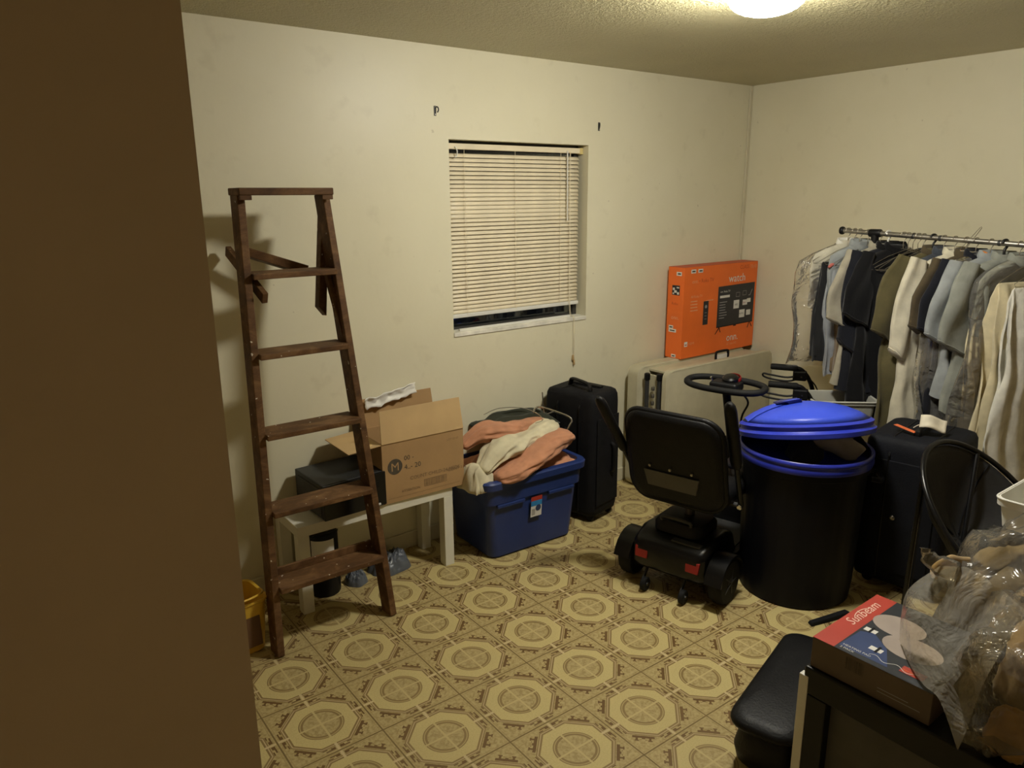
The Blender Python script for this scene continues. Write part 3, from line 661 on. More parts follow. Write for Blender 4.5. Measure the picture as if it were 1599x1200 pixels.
# left end
so, su, sv = (0, VD, 0), (0, -1, 0), (0, 0, 1)
decal([R4(.035, .095, .395, .455)], M_SCREEN, tv, so, su, sv, 'printed_panel')
decal([R4(.040, .056, .425, .440), R4(.052, .072, .41, .425), R4(.075, .09, .400, .415), R4(.040, .052, .40, .410), R4(.070, .090, .438, .446)], M_PRINTW, tv, so, su, sv, 'panel_marks', .0012)
decal([R4(.065, .105, .515, .538), R4(.02, .055, .185, .205), R4(.02, .08, .163, .184), R4(.05, .085, .005, .025)], M_PRINTW, tv, so, su, sv, 'sticker')
decal([R4(.026, .05, .19, .198), R4(.03, .07, .170, .177), R4(.075, .098, .522, .531), R4(.056, .078, .011, .018)], M_INK, tv, so, su, sv, 'sticker_print', .0012)
text('onn.', .036, M_PRINTT, tv, (0, VD-.035, .245), su, sv); text('Roku', .024, M_ORANGED, tv, (0, VD-.035, .335), su, sv)
# ================================================================== mobility scooter
ms = thing('mobility_scooter', 'black four-wheeled mobility scooter with red reflectors, seat back towards viewer', 'mobility scooter', (2.47, 2.05, 0), rz=math.radians(14))
def wheel(parent, c, r, wd, name='rear_wheel'):
    R = rotm(PI/2)
    o = MB().lathe([(r*.62, -wd/2), (r*.9, -wd/2), (r, -wd*.3), (r, wd*.3), (r*.9, wd/2), (r*.62, wd/2)], 28, c, R).build(name, M_RUBBER, parent, smooth=40)
    MB().lathe([(r*.15, -wd*.52), (r*.60, -wd*.40), (r*.62, 0), (r*.60, wd*.40), (r*.15, wd*.52)], 20, c, R).build('hub', M_DGREY, o, smooth=40)
    b = MB()
    for k in range(5):
        a = 2*PI*k/5
        for s in (-1, 1): b.beam(Vector(c)+Vector((0, s*wd*.5, 0)), Vector(c)+Vector((math.cos(a)*r*.6, s*wd*.42, math.sin(a)*r*.6)), .012, .006, (0, 1, 0))
    b.build('spokes', M_DGREY, o)
wheel(ms, (0, -.225, .105), .105, .065); wheel(ms, (0, .225, .105), .105, .065)
wheel(ms, (.64, -.15, .09), .09, .05, 'front_wheel'); wheel(ms, (.64, .15, .09), .09, .05, 'front_wheel')
# rear body shroud
b = MB(); L = []
for x, hw, z0, z1 in ((-.115, .145, .12, .215), (-.095, .175, .10, .245), (.0, .185, .085, .275), (.14, .18, .08, .275), (.24, .16, .08, .235), (.30, .15, .085, .15)):
    L.append([(x, y, (z0+z1)/2+z) for y, z in rrect(2*hw, z1-z0, .03, 4)])
b.rings(L); b.build('rear_shroud', M_BLACKG, ms, smooth=50)
for s in (-1, 1):
    fp = []
    for k in range(11):
        a = math.radians(10+160*k/10); fp.append((-.0+.125*math.cos(a), .105+.125*math.sin(a)))
    b = MB(); inner = [(x*.93, .105+(z-.105)*.93) for x, z in fp][::-1]; poly = fp+inner
    b.add([(x, s*.185, z) for x, z in poly]+[(x, s*.265, z) for x, z in poly], [(i, i+1, 22+i+1, 22+i) for i in range(21)]+[(21, 0, 22, 43)]+[(i, i+1, 20-i, 21-i) for i in range(10)]+[(22+i, 22+i+1, 42-i, 43-i) for i in range(10)])
    b.build('fender', M_BLACKG, ms, smooth=50)
    MB().hexa([(-.121, s*.125-.030, .155), (-.112, s*.125-.030, .155), (-.112, s*.125+.030, .155), (-.121, s*.125+.030, .155)], [(-.113, s*.125-.034, .205), (-.098, s*.125-.034, .205), (-.098, s*.125+.034, .205), (-.113, s*.125+.034, .205)]).build('red_reflector', M_RED, ms, bevel=.003)
    # anti-tip wheels
    o = MB().lathe([(.028, -.012), (.032, -.008), (.032, .008), (.028, .012)], 18, (-.125, s*.095, .034), rotm(PI/2)).build('anti_tip_wheel', M_RUBBER, ms, smooth=40)
    MB().beam((-.125, s*.095+.016, .034), (-.05, s*.095+.016, .12), .02, .006, (1, 0, 0)).build('bracket', M_DGREY, o)
    MB().lathe([(.008, -.016), (.008, .016)], 10, (-.125, s*.095, .034), rotm(PI/2)).build('axle_bolt', M_CHROME, o)
# battery cover and floor deck
b = MB(); b.rings([[(x+.07, y, z) for x, y in rrect(.22*s, .24*s, .05)] for s, z in ((1, .272), (1, .305), (.9, .325), (.6, .33))]); b.build('battery_cover', M_BLACK, ms, smooth=45)
MB().tube(smoothpath([(-.03, -.07, .325), (-.035, -.06, .345), (-.035, .06, .345), (-.03, .07, .325)]), .008, 8).build('battery_handle', M_DGREY, ms)
MB().bb(-.075, -.03, -.14, .0, .252, .262).build('label_strip', M_DGREY, ms, bevel=.002)
b = MB(); b.rings([[(x+.44, y, z) for x, y in rrect(.44, .34, .06)] for z in (.085, .115)]); b.build('floor_deck', M_BLACK, ms, smooth=40)
b = MB(); b.rings([[(x+.42, y, z) for x, y in rrect(.34, .28, .04)] for z in (.115, .121)]); b.build('deck_mat', M_DGREY, ms, smooth=40)
b = MB(); b.rings([[(x+.65, y, z) for x, y in rrect(.16*s, .22*s, .04)] for s, z in ((1, .11), (1, .20), (.7, .26), (.4, .28))]); b.build('front_shroud', M_BLACKG, ms, smooth=45)
# seat
MB().tube([(.10, 0, .27), (.10, 0, .44)], .024, 14).build('seat_post', M_STEEL, ms)
MB().bb(.0, .22, -.10, .10, .425, .445).build('seat_bracket', M_DGREY, ms, bevel=.004)
b = MB(); L = []
for s, z in ((.9, .44), (1, .455), (1, .49), (.96, .51), (.8, .52)): L.append([(x*s+.17, y*s, z) for x, y in rrect(.42, .44, .07, 5)])
b.rings(L); b.build('seat_cushion', M_VINYL, ms, smooth=60)
# backrest: padded shell leaning back
def bk(y, t, off):     # t 0..1 up the back
    x = -.045-.105*t+.035*(abs(y)/.23)**2*.8; z = .425+.435*t; return (x+off, y, z)
outl = []
for px, pz in rrect(.455, .43, .085, 7): outl.append((px, pz/.43+.5))
b = MB(); L = []
for s, off in ((.90, .035), (.97, .028), (1.0, .01), (1.0, -.008), (.965, -.022), (.85, -.026), (.5, -.026)): L.append([bk(y*s, .5+(t-.5)*s, off) for y, t in outl])
b.rings(L); br = b.build('backrest', M_VINYL, ms, smooth=60)
# trapezoid grey panel low on the back, above the frame
pan = [(-.115, .19), (.115, .19), (.13, .36), (-.13, .36)]
b = MB(); b.add([bk(-y, t, -.024) for y, t in pan]+[bk(-y, t, -.0375) for y, t in pan], [(0,1,2,3),(4,5,6,7),(0,1,5,4),(1,2,6,5),(2,3,7,6),(3,0,4,7)]); b.build('back_panel', mat('grey_seat_panel', (.085, .080, .070), .6), br)
for y in (.10, 0, -.10):
    p = bk(y, .415, -.030); MB().lathe([(.007, 0), (.006, .004), (.003, .005)], 12, p, rotm(0, -PI/2-.2)).build('bolt', M_STEEL, br, smooth=40)
b = MB(); b.tube([bk(y, t, .0) for y, t in outl], .013, 8, closed=True); b.build('edge_piping', M_VINYL, br, smooth=180)
# flipped-up armrests
for s, tip in ((-1, (-.135, -.255, .955)), (1, (-.255, .285, .915))):
    piv = Vector((.075, s*.25, .44)); tp = Vector(tip); d = tp-piv; k0, k1 = piv+d*.38, tp
    o = MB().tube([k0, k0+(k1-k0)*.04, k0+(k1-k0)*.12, k0+(k1-k0)*.88, k0+(k1-k0)*.96, k1], [.014, .023, .027, .027, .022, .012], 14, flat=.75, up=(0, 1, 0)).build('armrest_pad', M_VINYL, ms, smooth=60)
    MB().tube([piv, k0+d*.05], .012, 10).build('armrest_tube', M_BLACKG, o)
    MB().tube([piv+Vector((0, -s*.22, -.0)), piv], .011, 10).build('armrest_bracket', M_DGREY, o)
    MB().lathe([(.012, 0), (.012, .012), (.008, .016)], 12, piv+Vector((-.01, 0, 0)), rotm(0, -PI/2)).build('pivot_bolt', M_CHROME, o, smooth=40)
# tiller
tl0, tl1 = Vector((.64, 0, .25)), Vector((.43, 0, .855))
ti = MB().tube([tl0, tl1], .020, 12).build('tiller_column', M_BLACKG, ms, smooth=40)
MB().tube([tl0+(tl1-tl0)*.05, tl0+(tl1-tl0)*.55], .034, 12).build('tiller_sleeve', M_BLACK, ti, smooth=40)
MB().bb(.38, .48, -.07, .07, .850, .895).build('control_console', M_BLACK, ti, bevel=.015, bseg=3)
lp = []
for k in range(40):
    a = 2*PI*k/40; lp.append((.415+.075*math.copysign(abs(math.cos(a))**.75, math.cos(a)), .190*math.copysign(abs(math.sin(a))**.8, math.sin(a)), .880+.012*math.cos(a)))
MB().tube(lp, .0155, 12, closed=True).build('loop_handlebar', M_RUBBER, ti, smooth=180)
MB().lathe([(.038, 0), (.038, .018), (.030, .026), (.006, .028)], 24, (.44, -.015, .895), rotm(0, -.25)).build('speed_dial', M_BLACKG, ti, smooth=40)
MB().lathe([(.042, .004), (.043, .012), (.040, .020), (.038, .020), (.038, .004)], 24, (.462, -.015, .893), rotm(0, -.25)).build('red_bezel', M_RED, ti, smooth=40)
MB().tube([(.395, .055, .893), (.385, .06, .915)], .005, 8).build('key', M_CHROME, ti)
MB().tube(smoothpath([(.43, -.06, .86), (.46, -.10, .80), (.52, -.05, .70), (.56, -.03, .55)]), .005, 8).build('cable', M_BLACK, ti)

# ================================================================== trash can with lid
CX, CY = 2.915, 1.735
tc = thing('trash_can', 'large round navy trash can with bright blue rim in front of clothes rack', 'trash can', (CX, CY, 0))
b = MB(); L = []
NSEG = 72
def ribr(r, k, z): return r
for r, z in ((.228, 0), (.238, .006), (.243, .08), (.255, .50), (.262, .60), (.272, .605), (.274, .66), (.262, .665), (.255, .60), (.225, .05), (.21, .03)):
    L.append([((r+(.0028*math.cos(24*2*PI*k/NSEG) if .03 < z < .55 and r > .228 else 0))*math.cos(2*PI*k/NSEG), (r+(.0028*math.cos(24*2*PI*k/NSEG) if .03 < z < .55 and r > .228 else 0))*math.sin(2*PI*k/NSEG), z) for k in range(NSEG)])
b.rings(L); b.build('can_body', M_NAVYCAN, tc, smooth=40)
MB().lathe([(.268, .630), (.279, .632), (.282, .645), (.279, .656), (.276, .662), (.281, .668), (.281, .680), (.274, .686), (.266, .682), (.263, .64)], 64).build('can_rim', mat('blue_rim_plastic', (.020, .032, .36), .35, .06, 8), tc, smooth=50)
for a in (2.2, 5.34): MB().tube(smoothpath([(.275*math.cos(a-.22), .275*math.sin(a-.22), .57), (.315*math.cos(a-.15), .315*math.sin(a-.15), .565), (.315*math.cos(a+.15), .315*math.sin(a+.15), .565), (.275*math.cos(a+.22), .275*math.sin(a+.22), .57)]), .012, 10).build('side_handle', M_NAVYCAN, tc)
# things in the can
LV = Vector((.86, .51, 0)).normalized(); LRT = Vector((LV.y, -LV.x, 0)); lt_, lr_ = math.tan(math.radians(10)), math.tan(math.radians(7.5))
LU = (LRT+Vector((0, 0, lr_))).normalized(); LN = LU.cross((LV-Vector((0, 0, lt_))).normalized()).normalized(); LW = LN.cross(LU)
LM = Matrix((LU, LW, LN)).transposed().to_4x4(); LM.translation = Vector((-.004, .003, .738))
prof = [(.276, 0), (.284, .004), (.286, .022), (.278, .028), (.272, .034), (.276, .044), (.278, .052), (.266, .060)]
dome = [(.262, .062), (.22, .088), (.17, .110), (.11, .127), (.05, .136), (.008, .138)]
lid = MB().lathe(prof+[(.262, .062), (.255, .058), (.262, .03), (.268, .006)], 64).build('lid', mat('blue_lid_edge', (.022, .040, .45), .35, .06, 8), tc, smooth=50)
lid.matrix_local = LM; lid['label'] = 'bright blue domed lid resting askew on the can'
b = MB(); NS_ = 72; rings = []
for r, z in dome:
    ring = []
    for k in range(NS_):
        a = 2*PI*k/NS_; dz = 0
        q = ((a-math.radians(163)+PI) % (2*PI))-PI          # recessed hand grip across the dome
        ring.append((r*math.cos(a), r*math.sin(a), z))
    rings.append(ring)
b.rings(rings); b.build('lid_dome', M_BLUELID, lid, smooth=180)
# raised side wings of the handle moulding and the grip hollow, a plate with the shade in its colour
ga = math.radians(196)
gu, gv = Vector((math.cos(ga), math.sin(ga), 0)), Vector((-math.sin(ga), math.cos(ga), 0))
def dz(r): 
    for (r0, z0), (r1, z1) in zip(dome, dome[1:]):
        if r1 <= r <= r0: return z0+(z1-z0)*(r0-r)/(r0-r1)
    return .062
def lp_(a, c, up=.002): r = math.hypot(a, c); p = gu*a+gv*c; return (p.x, p.y, dz(r)+up)
b = MB()
b.grid(lambda u, v: lp_(.02+.235*u, (-.035-.03*u)+(.07+.06*u)*v, .004+.010*math.sin(PI*v)*(1-u*.6)), 12, 10); b.build('handle_ridge', M_BLUELID, lid, smooth=180)
b = MB(); b.add([lp_(.09, -.045, .0165), lp_(.125, -.03, .0160), lp_(.125, .04, .0160), lp_(.09, .055, .0165), lp_(.02, .045, .0155), lp_(.005, .0, .0145), lp_(.02, -.04, .0145)], [tuple(range(7))]); b.build('grip_hollow', mat('hollow_shade_blue', (.008, .014, .12), .4), lid, solid=.004)
G = 'things inside the trash can'
def lump(name, m, path, R, label, cat, seed, group=G, flat=.6, amp=.012, fr=14):
    P = smoothpath(path, 8); n = len(P); b = MB(); b.tube(P, [R*(.35+.65*math.sin(PI*(.08+.84*i/(n-1)))**.6) for i in range(n)], 18, flat=flat)
    b.v = [tuple(Vector(p)+Vector((nz(p[0]*fr, p[1]*fr, p[2]*fr+seed), nz(p[0]*fr, p[1]*fr+7, p[2]*fr+seed), nz(p[0]*fr, p[1]*fr, p[2]*fr+seed+5)))*amp) for p in b.v]
    return tag(b.build(name, m, None, smooth=180), label, cat, group)
lump('grey_cloth', fabric('grey_felt', (.36, .33, .26)), [(CX-.02, CY-.05, .735), (CX+.03, CY-.13, .715), (CX+.075, CY-.215, .675)], .055, 'pale grey cloth poking out under the blue lid', 'cloth', 3)
lump('beige_cloth', fabric('beige_rag', (.40, .35, .25)), [(CX+.17, CY+.02, .71), (CX+.18, CY-.06, .71), (CX+.18, CY-.13, .70)], .05, 'beige cloth under the right edge of the blue lid', 'cloth', 6)
lump('dark_bundle', fabric('dark_rag', (.02, .02, .022)), [(CX-.12, CY-.06, .55), (CX, CY, .60), (CX+.10, CY+.06, .58)], .14, 'dark cloth bundle filling the trash can', 'cloth', 9)
lump('black_rag', M_NYLON, [(CX+.19, CY-.09, .715), (CX+.19, CY-.14, .69), (CX+.20, CY-.16, .66)], .028, 'black cloth at the right side inside the trash can', 'cloth', 12)

# ================================================================== rollator
GZ = .785
ro = thing('rollator_walker', 'rollator walker with black grips behind the blue trash can lid', 'walker', (3.66, 2.20, 0), rz=math.radians(-57))
for s in (-1, 1):
    MB().tube(smoothpath([(.26, s*.20, .10), (.14, s*.21, .44), (.06, s*.22, .60), (.018, s*.22, GZ-.07), (-.03, s*.22, GZ-.009), (-.07, s*.22, GZ)], 6), .0125, 12).build('frame_tube', M_BLACKG, ro, smooth=60)
    MB().tube([(.14, s*.22, .44), (-.12, s*.22, .10)], .0125, 12).build('frame_tube', M_BLACKG, ro, smooth=60)
    g = MB().tube([(-.05, s*.22, GZ), (-.06, s*.22, GZ), (-.19, s*.22, GZ+.002), (-.20, s*.22, GZ+.002)], [.013, .0185, .0185, .015], 14).build('hand_grip', M_RUBBER, ro, smooth=50)
    lv = MB().tube(smoothpath([(-.03, s*.22, GZ-.035), (-.10, s*.22, GZ-.057), (-.19, s*.22, GZ-.049), (-.235, s*.22, GZ-.043), (-.235, s*.22, GZ-.059), (-.19, s*.22, GZ-.073), (-.10, s*.22, GZ-.079), (-.04, s*.22, GZ-.06)], 5), .0055, 10).build('brake_lever', M_BLACK, ro, smooth=60)
    MB().bb(-.075, .0, s*.22-.022, s*.22+.022, GZ-.07, GZ-.013).build('brake_housing', M_BLACK, lv, bevel=.008)
    MB().lathe([(.005, -.026), (.005, .026)], 10, (-.03, s*.22, GZ-.045), rotm(PI/2)).build('brake_bolt', M_CHROME, lv)
    MB().tube(smoothpath([(.0, s*.22, GZ-.045), (.06, s*.20, GZ-.11), (.10, s*.20, .5), (-.1, s*.21, .25)]), .004, 8).build('brake_cable', M_BLACK, ro)
    for x in (.26, -.12): wheel(ro, (x, s*.22, .09), .09, .03, 'wheel')
MB().tube([(.13, -.22, .50), (.13, .22, .50)], .011, 10).build('cross_tube', M_BLACKG, ro)
b = MB(); b.rings([[(x+.02, y, z) for x, y in rrect(.28, .40, .04)] for z in (.505, .535)]); b.build('seat', M_VINYL, ro, smooth=40)
# grey tub on the walker seat
tub = thing('plastic_tub', 'cloudy grey plastic tub showing behind the blue lid', 'storage bin', (3.64, 2.0, .537), rz=-.72)
b = MB(); b.rings([[(x*s, y*s, z) for x, y in rrect(.31, .22, .03)] for s, z in ((.86, 0), (.98, .165), (1.05, .168), (1.06, .185), (1.0, .188), (.95, .165), (.83, .006))]); b.build('tub_body', M_TUB, tub, smooth=40)
b = MB(); b.tube([(x*1.06, y*1.06, .186) for x, y in rrect(.31, .22, .03)], .005, 8, closed=True); b.build('tub_rim', mat('pale_plastic_edge', (.52, .52, .46), .4), tub, smooth=180)
# ================================================================== clothes rack
BXX = 3.85
def zb(y): return 1.568-(2.199-y)*.0427
rk = thing('garment_rack', 'grey metal garment rack with black joints along the right wall', 'clothes rack', (BXX, 1.25, 0))
def rp(y, dx=0, dz_=0): return (dx, y-1.25, zb(y)+dz_)
MB().tube([rp(2.185), rp(.40)], .0125, 14).build('top_rail', M_STEEL, rk, smooth=60)
for y in (2.195, .39): MB().lathe([(.0185, -.009), (.021, -.004), (.021, .004), (.0185, .009)], 16, rp(y), rotm(PI/2)).build('end_cap', M_BLACK, rk, smooth=40)
for y in (2.013, .62):
    MB().lathe([(.019, -.03), (.0205, -.026), (.0205, .026), (.019, .03)], 16, rp(y), rotm(PI/2)).build('tee_joint', M_BLACK, rk, smooth=40)
    MB().tube([rp(y, 0, -.005), rp(y, 0, -.075)], .0195, 14).build('joint_socket', M_BLACK, rk, smooth=40)
    MB().tube([rp(y, 0, -.07), (0, y-1.25, .06)], .014, 14).build('upright', M_STEEL, rk, smooth=60)
    MB().tube([(-.22, y-1.25, .06), (.22, y-1.25, .06)], .014, 12).build('foot_bar', M_STEEL, rk, smooth=60)
    for x in (-.21, .21): MB().lathe([(.02, -.01), (.024, -.006), (.024, .006), (.02, .01)], 16, (x, y-1.25, .0245), rotm(PI/2)).build('caster', M_BLACK, rk, smooth=40)
MB().tube([(0, 2.013-1.25, .06), (0, .62-1.25, .06)], .012, 12).build('base_rail', M_STEEL, rk, smooth=60)
for k in range(11): y = 1.95-.13*k; MB().lathe([(.0132, -.006), (.0142, -.003), (.0142, .003), (.0132, .006)], 14, rp(y), rotm(PI/2)).build('rail_ring', M_DGREY if k % 3 else M_STEEL, rk)

M_WIRE = mat('hanger_wire', (.42, .38, .30), .35, .1, 20, metal=.9); M_WIREB = mat('black_hanger', (.012, .012, .012), .4)
def hanger(y, th_, label, m=M_WIRE, thick=.0016, group='hangers on the rack', hw=.195, lift=0, parent=None):
    t = MB(); z0 = zb(y)
    hk = [(0.004, 0, -.065), (0.002, 0, -.03), (.014, 0, -.012), (.0165, 0, .004), (.010, 0, .0155), (0, 0, .0175), (-.010, 0, .0150), (-.0165, 0, .003)]
    t.tube(smoothpath(hk, 4), thick*1.25, 8)
    t.tube([(.004, 0, -.062), (-hw*.5, 0, -.098), (-hw, 0, -.150), (-hw+.01, 0, -.163), (hw-.01, 0, -.163), (hw, 0, -.150), (hw*.5, 0, -.098)], thick, 8, closed=True)
    o = t.build('coat_hanger', m, None, smooth=60); o.location = (BXX, y, z0-.002+lift); o.rotation_euler = (0, 0, th_); return tag(o, label, 'hanger', group)
def body_rings(prof, seed, fold, nf=7, n=48, tw=.02):
    L = []
    for z, w_, d in prof:
        ring = []
        for k in range(n):
            a = 2*PI*k/n; ca, sa = math.cos(a), math.sin(a)
            q = min(1, max(0, (-z-.10)/.25))
            f = 1+fold*q*math.sin(nf*a+seed*3+z*4)+.5*fold*q*nz(ca*2, sa*2+seed, z*6)*2
            x = w_*math.copysign(abs(ca)**.8, ca)*(1+.03*nz(seed, z*5, ca)); y = d*math.copysign(abs(sa)**.8, sa)*f
            ring.append((x+tw*q*nz(seed, 1, z*3)*1.6, y+.7*tw*q*nz(seed+3, 2, z*4)+.012*q*math.sin(ca*11+seed+z*9)+.010*q*nz(ca*5, z*9, seed), z+.02*q*q*nz(ca*1.5, sa, seed+5)))
        L.append(ring)
    return L
def dens(prof, step=.035):
    out = []
    for (z0, w0, d0), (z1, w1, d1) in zip(prof, prof[1:]):
        n = max(1, int(abs(z1-z0)/step))
        for k in range(n):
            t = k/n; out.append((z0+(z1-z0)*t, w0+(w1-w0)*t, d0+(d1-d0)*t))
    out.append(prof[-1]); return out
def shirt(y, th_, m, label, cat='shirt', L=.72, hw=.205, sleeve=.25, d=.030, seed=None, name='hanging_shirt', collar=None, fold=.32, sl_out=.05, near_only=False, drop=0, group='clothes on the rack', hem=1.05):
    seed = seed if seed is not None else y*13.7
    t = thing(name, label, cat, (BXX, y, zb(y)-drop), th_, group)
    prof = dens([(-.050, .050, d*.75), (-.072, .062, d), (-.090, .12, d), (-.118, .175, d), (-.150, hw, d), (-.20, hw*1.03, d*1.1), (-.40, hw*.98, d*1.15), (-L, hw*hem, d*1.2)])
    b = MB(); b.rings(body_rings(prof, seed, fold)); b.build('garment_body', m, t, smooth=70)
    cm = collar or m
    b = MB(); n = 20; ring = lambda r, dd, z, dip: [(r*math.cos(2*PI*k/n), dd*math.sin(2*PI*k/n)-.004, z-dip*max(0, -math.sin(2*PI*k/n))) for k in range(n)]
    b.rings([ring(.056, d*1.05, -.085, .02), ring(.066, d*1.45, -.062, .03), ring(.058, d*1.3, -.034, .035), ring(.050, d*1.05, -.040, .035), ring(.052, d*.9, -.075, .02)]); b.build('collar', cm, t, smooth=70)
    if sleeve:
        for s in (-1, 1):
            n = 22; SL = []
            steps = max(6, int(sleeve/.03))
            for i in range(steps+1):
                q = i/steps; z = -.135-sleeve*q*(.97+.12*nz(seed*3, s, 4)); xc = s*(hw-.035+sl_out*(1-(1-q)**2)+.012*nz(seed, q*3, s)); wd_ = .055+.028*min(1, q*2) if sleeve < .4 else .062-.016*q
                wd_ *= .6+.4*min(1, q*5)
                SL.append([(xc+wd_*math.cos(2*PI*k/n), .004*math.sin(q*9+seed)+(d*.85)*math.sin(2*PI*k/n)*(1+.35*math.sin(3*2*PI*k/n+seed+q*4))-.006, z+(.012+.030*q)*math.cos(2*PI*k/n)*s+.05*(1-q)**3+.012*q*nz(math.cos(2*PI*k/n)*2, seed, s)) for k in range(n)])
            b = MB(); b.rings(SL); o = b.build('sleeve', m, t, smooth=70)
            last = SL[-1]; b = MB(); b.tube([(x, yy, z+.006) for x, yy, z in last], .0028, 6, closed=True); b.build('cuff_seam', m, o, smooth=180)
    return t
def trousers(y, th_, m, label, L=.62, hw=.10, d=.018, xo=0, seed=None, top=-.160, group='clothes on the rack', name='hanging_trousers', cat='trousers'):
    seed = seed if seed is not None else y*11.3
    t = thing(name, label, cat, (BXX, y, zb(y)), th_, group)
    for s in (-1, 1):
        prof = dens([(top+.006, hw*.92, .004), (top-.004, hw*.98, d*.6), (top-.06, hw, d), (top-L*(1 if s < 0 else .93), hw*1.12, d*.9)])
        b = MB(); R_ = body_rings(prof, seed+s, .42, 5, 40, .03)
        b.rings([[(x+xo, yy+s*d*.75*min(1, max(0, (top-z)/.03)), z) for x, yy, z in r] for r in R_]); b.build('trouser_leg', m, t, smooth=70)
    return t
def garment_bag(y, th_, label, L=.80, hw=.245, d=.042, seed=1, xo=0):
    t = thing('garment_bag', label, 'garment bag', (BXX, y, zb(y)), th_, 'dry-cleaning bags on the rack')
    prof = dens([(-.045, .03, d*.5), (-.07, .07, d*.8), (-.115, .18, d), (-.155, hw, d*1.05), (-.22, hw*1.06, d*1.1), (-.5, hw*1.1, d*1.2), (-L, hw*1.25, d*1.3)], .03)
    b = MB(); b.rings(body_rings(prof, seed, .30, 9, 56, .035), cap=False)
    o = b.build('film', M_FILMG, t, smooth=180); return t
F = fabric
f_cream = F('cream_shirt_cotton', (.62, .575, .44)); f_ltblue = F('pale_blue_grey_cotton', (.29, .31, .31)); f_grey = F('grey_green_cotton', (.25, .26, .225))
f_char = F('charcoal_wool', (.017, .017, .018)); f_navy = F('navy_cotton', (.0085, .0095, .0145)); f_black = F('black_wool', (.004, .004, .005)); f_tan = F('tan_twill', (.19, .135, .08))
f_olive = F('olive_twill', (.10, .085, .038)); f_beige = F('pale_beige_cotton', (.36, .33, .25)); f_brown = F('brown_cord', (.075, .057, .032)); f_denim = F('light_denim', (.30, .315, .33)); f_white = F('off_white_cotton', (.70, .68, .60))
f_butter = F('butter_cream_twill', (.66, .58, .38)); f_slate = F('slate_check', (.045, .052, .068))
d = math.radians
# left group, beyond the tee joint
hanger(2.160, d(-26), 'wire hanger at the far left end of the rail'); garment_bag(2.160, d(-33), 'clear film garment bag at the far left of the rack', L=.72, seed=2.2)
shirt(2.160, d(-30), f_white, 'off-white blouse inside the far left film bag', 'blouse', L=.19, hw=.19, sleeve=0, seed=5, d=.02)
hanger(2.125, d(-24), 'wire hanger with an orange paper tie near the left end')
trousers(2.120, d(-24), f_char, 'charcoal trousers next to the far left film bag', L=.53, hw=.11, xo=-.08)
hanger(2.095, d(-24), 'wire hanger holding pale denim jeans'); trousers(2.085, d(-20), f_denim, 'pale blue denim jeans hanging left of the tan trousers', L=.60, hw=.105, xo=-.06)
shirt(2.090, d(-18), f_ltblue, 'light blue-grey shirt left of the rack tee joint', L=.40, hw=.18, sleeve=0, seed=7.7)
hanger(2.050, d(-20), 'wire hanger holding tan trousers'); trousers(2.045, d(-16), f_tan, 'tan brown trousers left of the rack tee joint', L=.62, hw=.10, xo=-.05)
hanger(1.985, d(-20), 'wire hanger holding a pale beige shirt'); shirt(1.985, d(-19), f_beige, 'pale beige short-sleeved shirt right under the tee joint', L=.78, hw=.20, sleeve=.34)
hanger(1.945, d(-24), 'pale tube hanger with the black jacket', m=M_WHITEP, thick=.004)
shirt(1.940, d(-24), f_navy, 'dark navy jacket with stand-up collar and long sleeves', 'jacket', L=.80, hw=.20, sleeve=.46, d=.042, collar=f_black, name='hanging_jacket', sl_out=.03)
shirt(1.902, d(-20), f_black, 'long black coat behind the navy jacket', 'coat', L=1.02, hw=.19, sleeve=.3, d=.034, name='hanging_coat')
for k, (yy, a) in enumerate(((1.866, -42), (1.842, -30), (1.818, -18), (1.794, -40), (1.768, -26))): hanger(yy, d(a), ('first', 'second', 'third', 'fourth', 'last')[k]+' empty wire hanger to the right of the black coat', group='empty wire hangers')
hanger(1.722, d(-26), 'black plastic hanger holding the olive shirt', m=M_WIREB, thick=.004)
shirt(1.716, d(-26), f_olive, 'olive green shirt with brown collar', L=.96, hw=.20, sleeve=.36, collar=f_brown)
hanger(1.672, d(-24), 'wire hanger holding the dark slate shirt'); shirt(1.667, d(-20), f_slate, 'dark slate checked shirt between olive and cream shirts', L=.92, hw=.17, sleeve=0)
hanger(1.622, d(-22), 'wire hanger holding the cream shirt'); shirt(1.614, d(-27), f_cream, 'large cream long shirt with wide sleeve in the middle of the rack', L=1.0, hw=.235, sleeve=.43, d=.036, fold=.38)
tag(MB().tube([(BXX-.02, 1.640, 1.425), (BXX, 1.521, 1.602), (BXX, 1.516, 1.606), (BXX, 1.514, 1.600), (BXX-.02, 1.606, 1.425)], .0013, 6).build('bent_wire_hanger', M_WIRE, smooth=60), 'bent wire hanger poking up above the rail over the cream shirt', 'hanger')
hanger(1.572, d(-22), 'wire hanger holding the brown corduroy shirt'); shirt(1.567, d(-20), f_brown, 'brown corduroy shirt behind the cream shirt', L=.70, hw=.19, sleeve=.3)
hanger(1.528, d(-22), 'wire hanger with film-wrapped navy shirt'); shirt(1.523, d(-22), f_navy, 'navy shirt wrapped in clear film', L=.98, hw=.19, sleeve=.3)
garment_bag(1.523, d(-24), 'clear film bag over the navy shirt', L=.95, hw=.21, seed=4.1)
hanger(1.465, d(-22), 'wire hanger with an orange tie holding the pale blue shirt'); shirt(1.460, d(-24), f_ltblue, 'pale blue-grey short-sleeved shirt', L=.72, hw=.21, sleeve=.33, d=.034)
hanger(1.408, d(-20), 'thick black hanger holding the grey-green shirt', m=M_WIREB, thick=.005); shirt(1.402, d(-22), f_grey, 'grey-green short-sleeved shirt right of the pale blue one', L=.78, hw=.215, sleeve=.36, d=.036)
hanger(1.345, d(-20), 'wire hanger holding cream trousers in film'); trousers(1.340, d(-22), f_butter, 'cream trousers in film near the right picture edge', L=.86, hw=.11, xo=-.09, top=-.20)
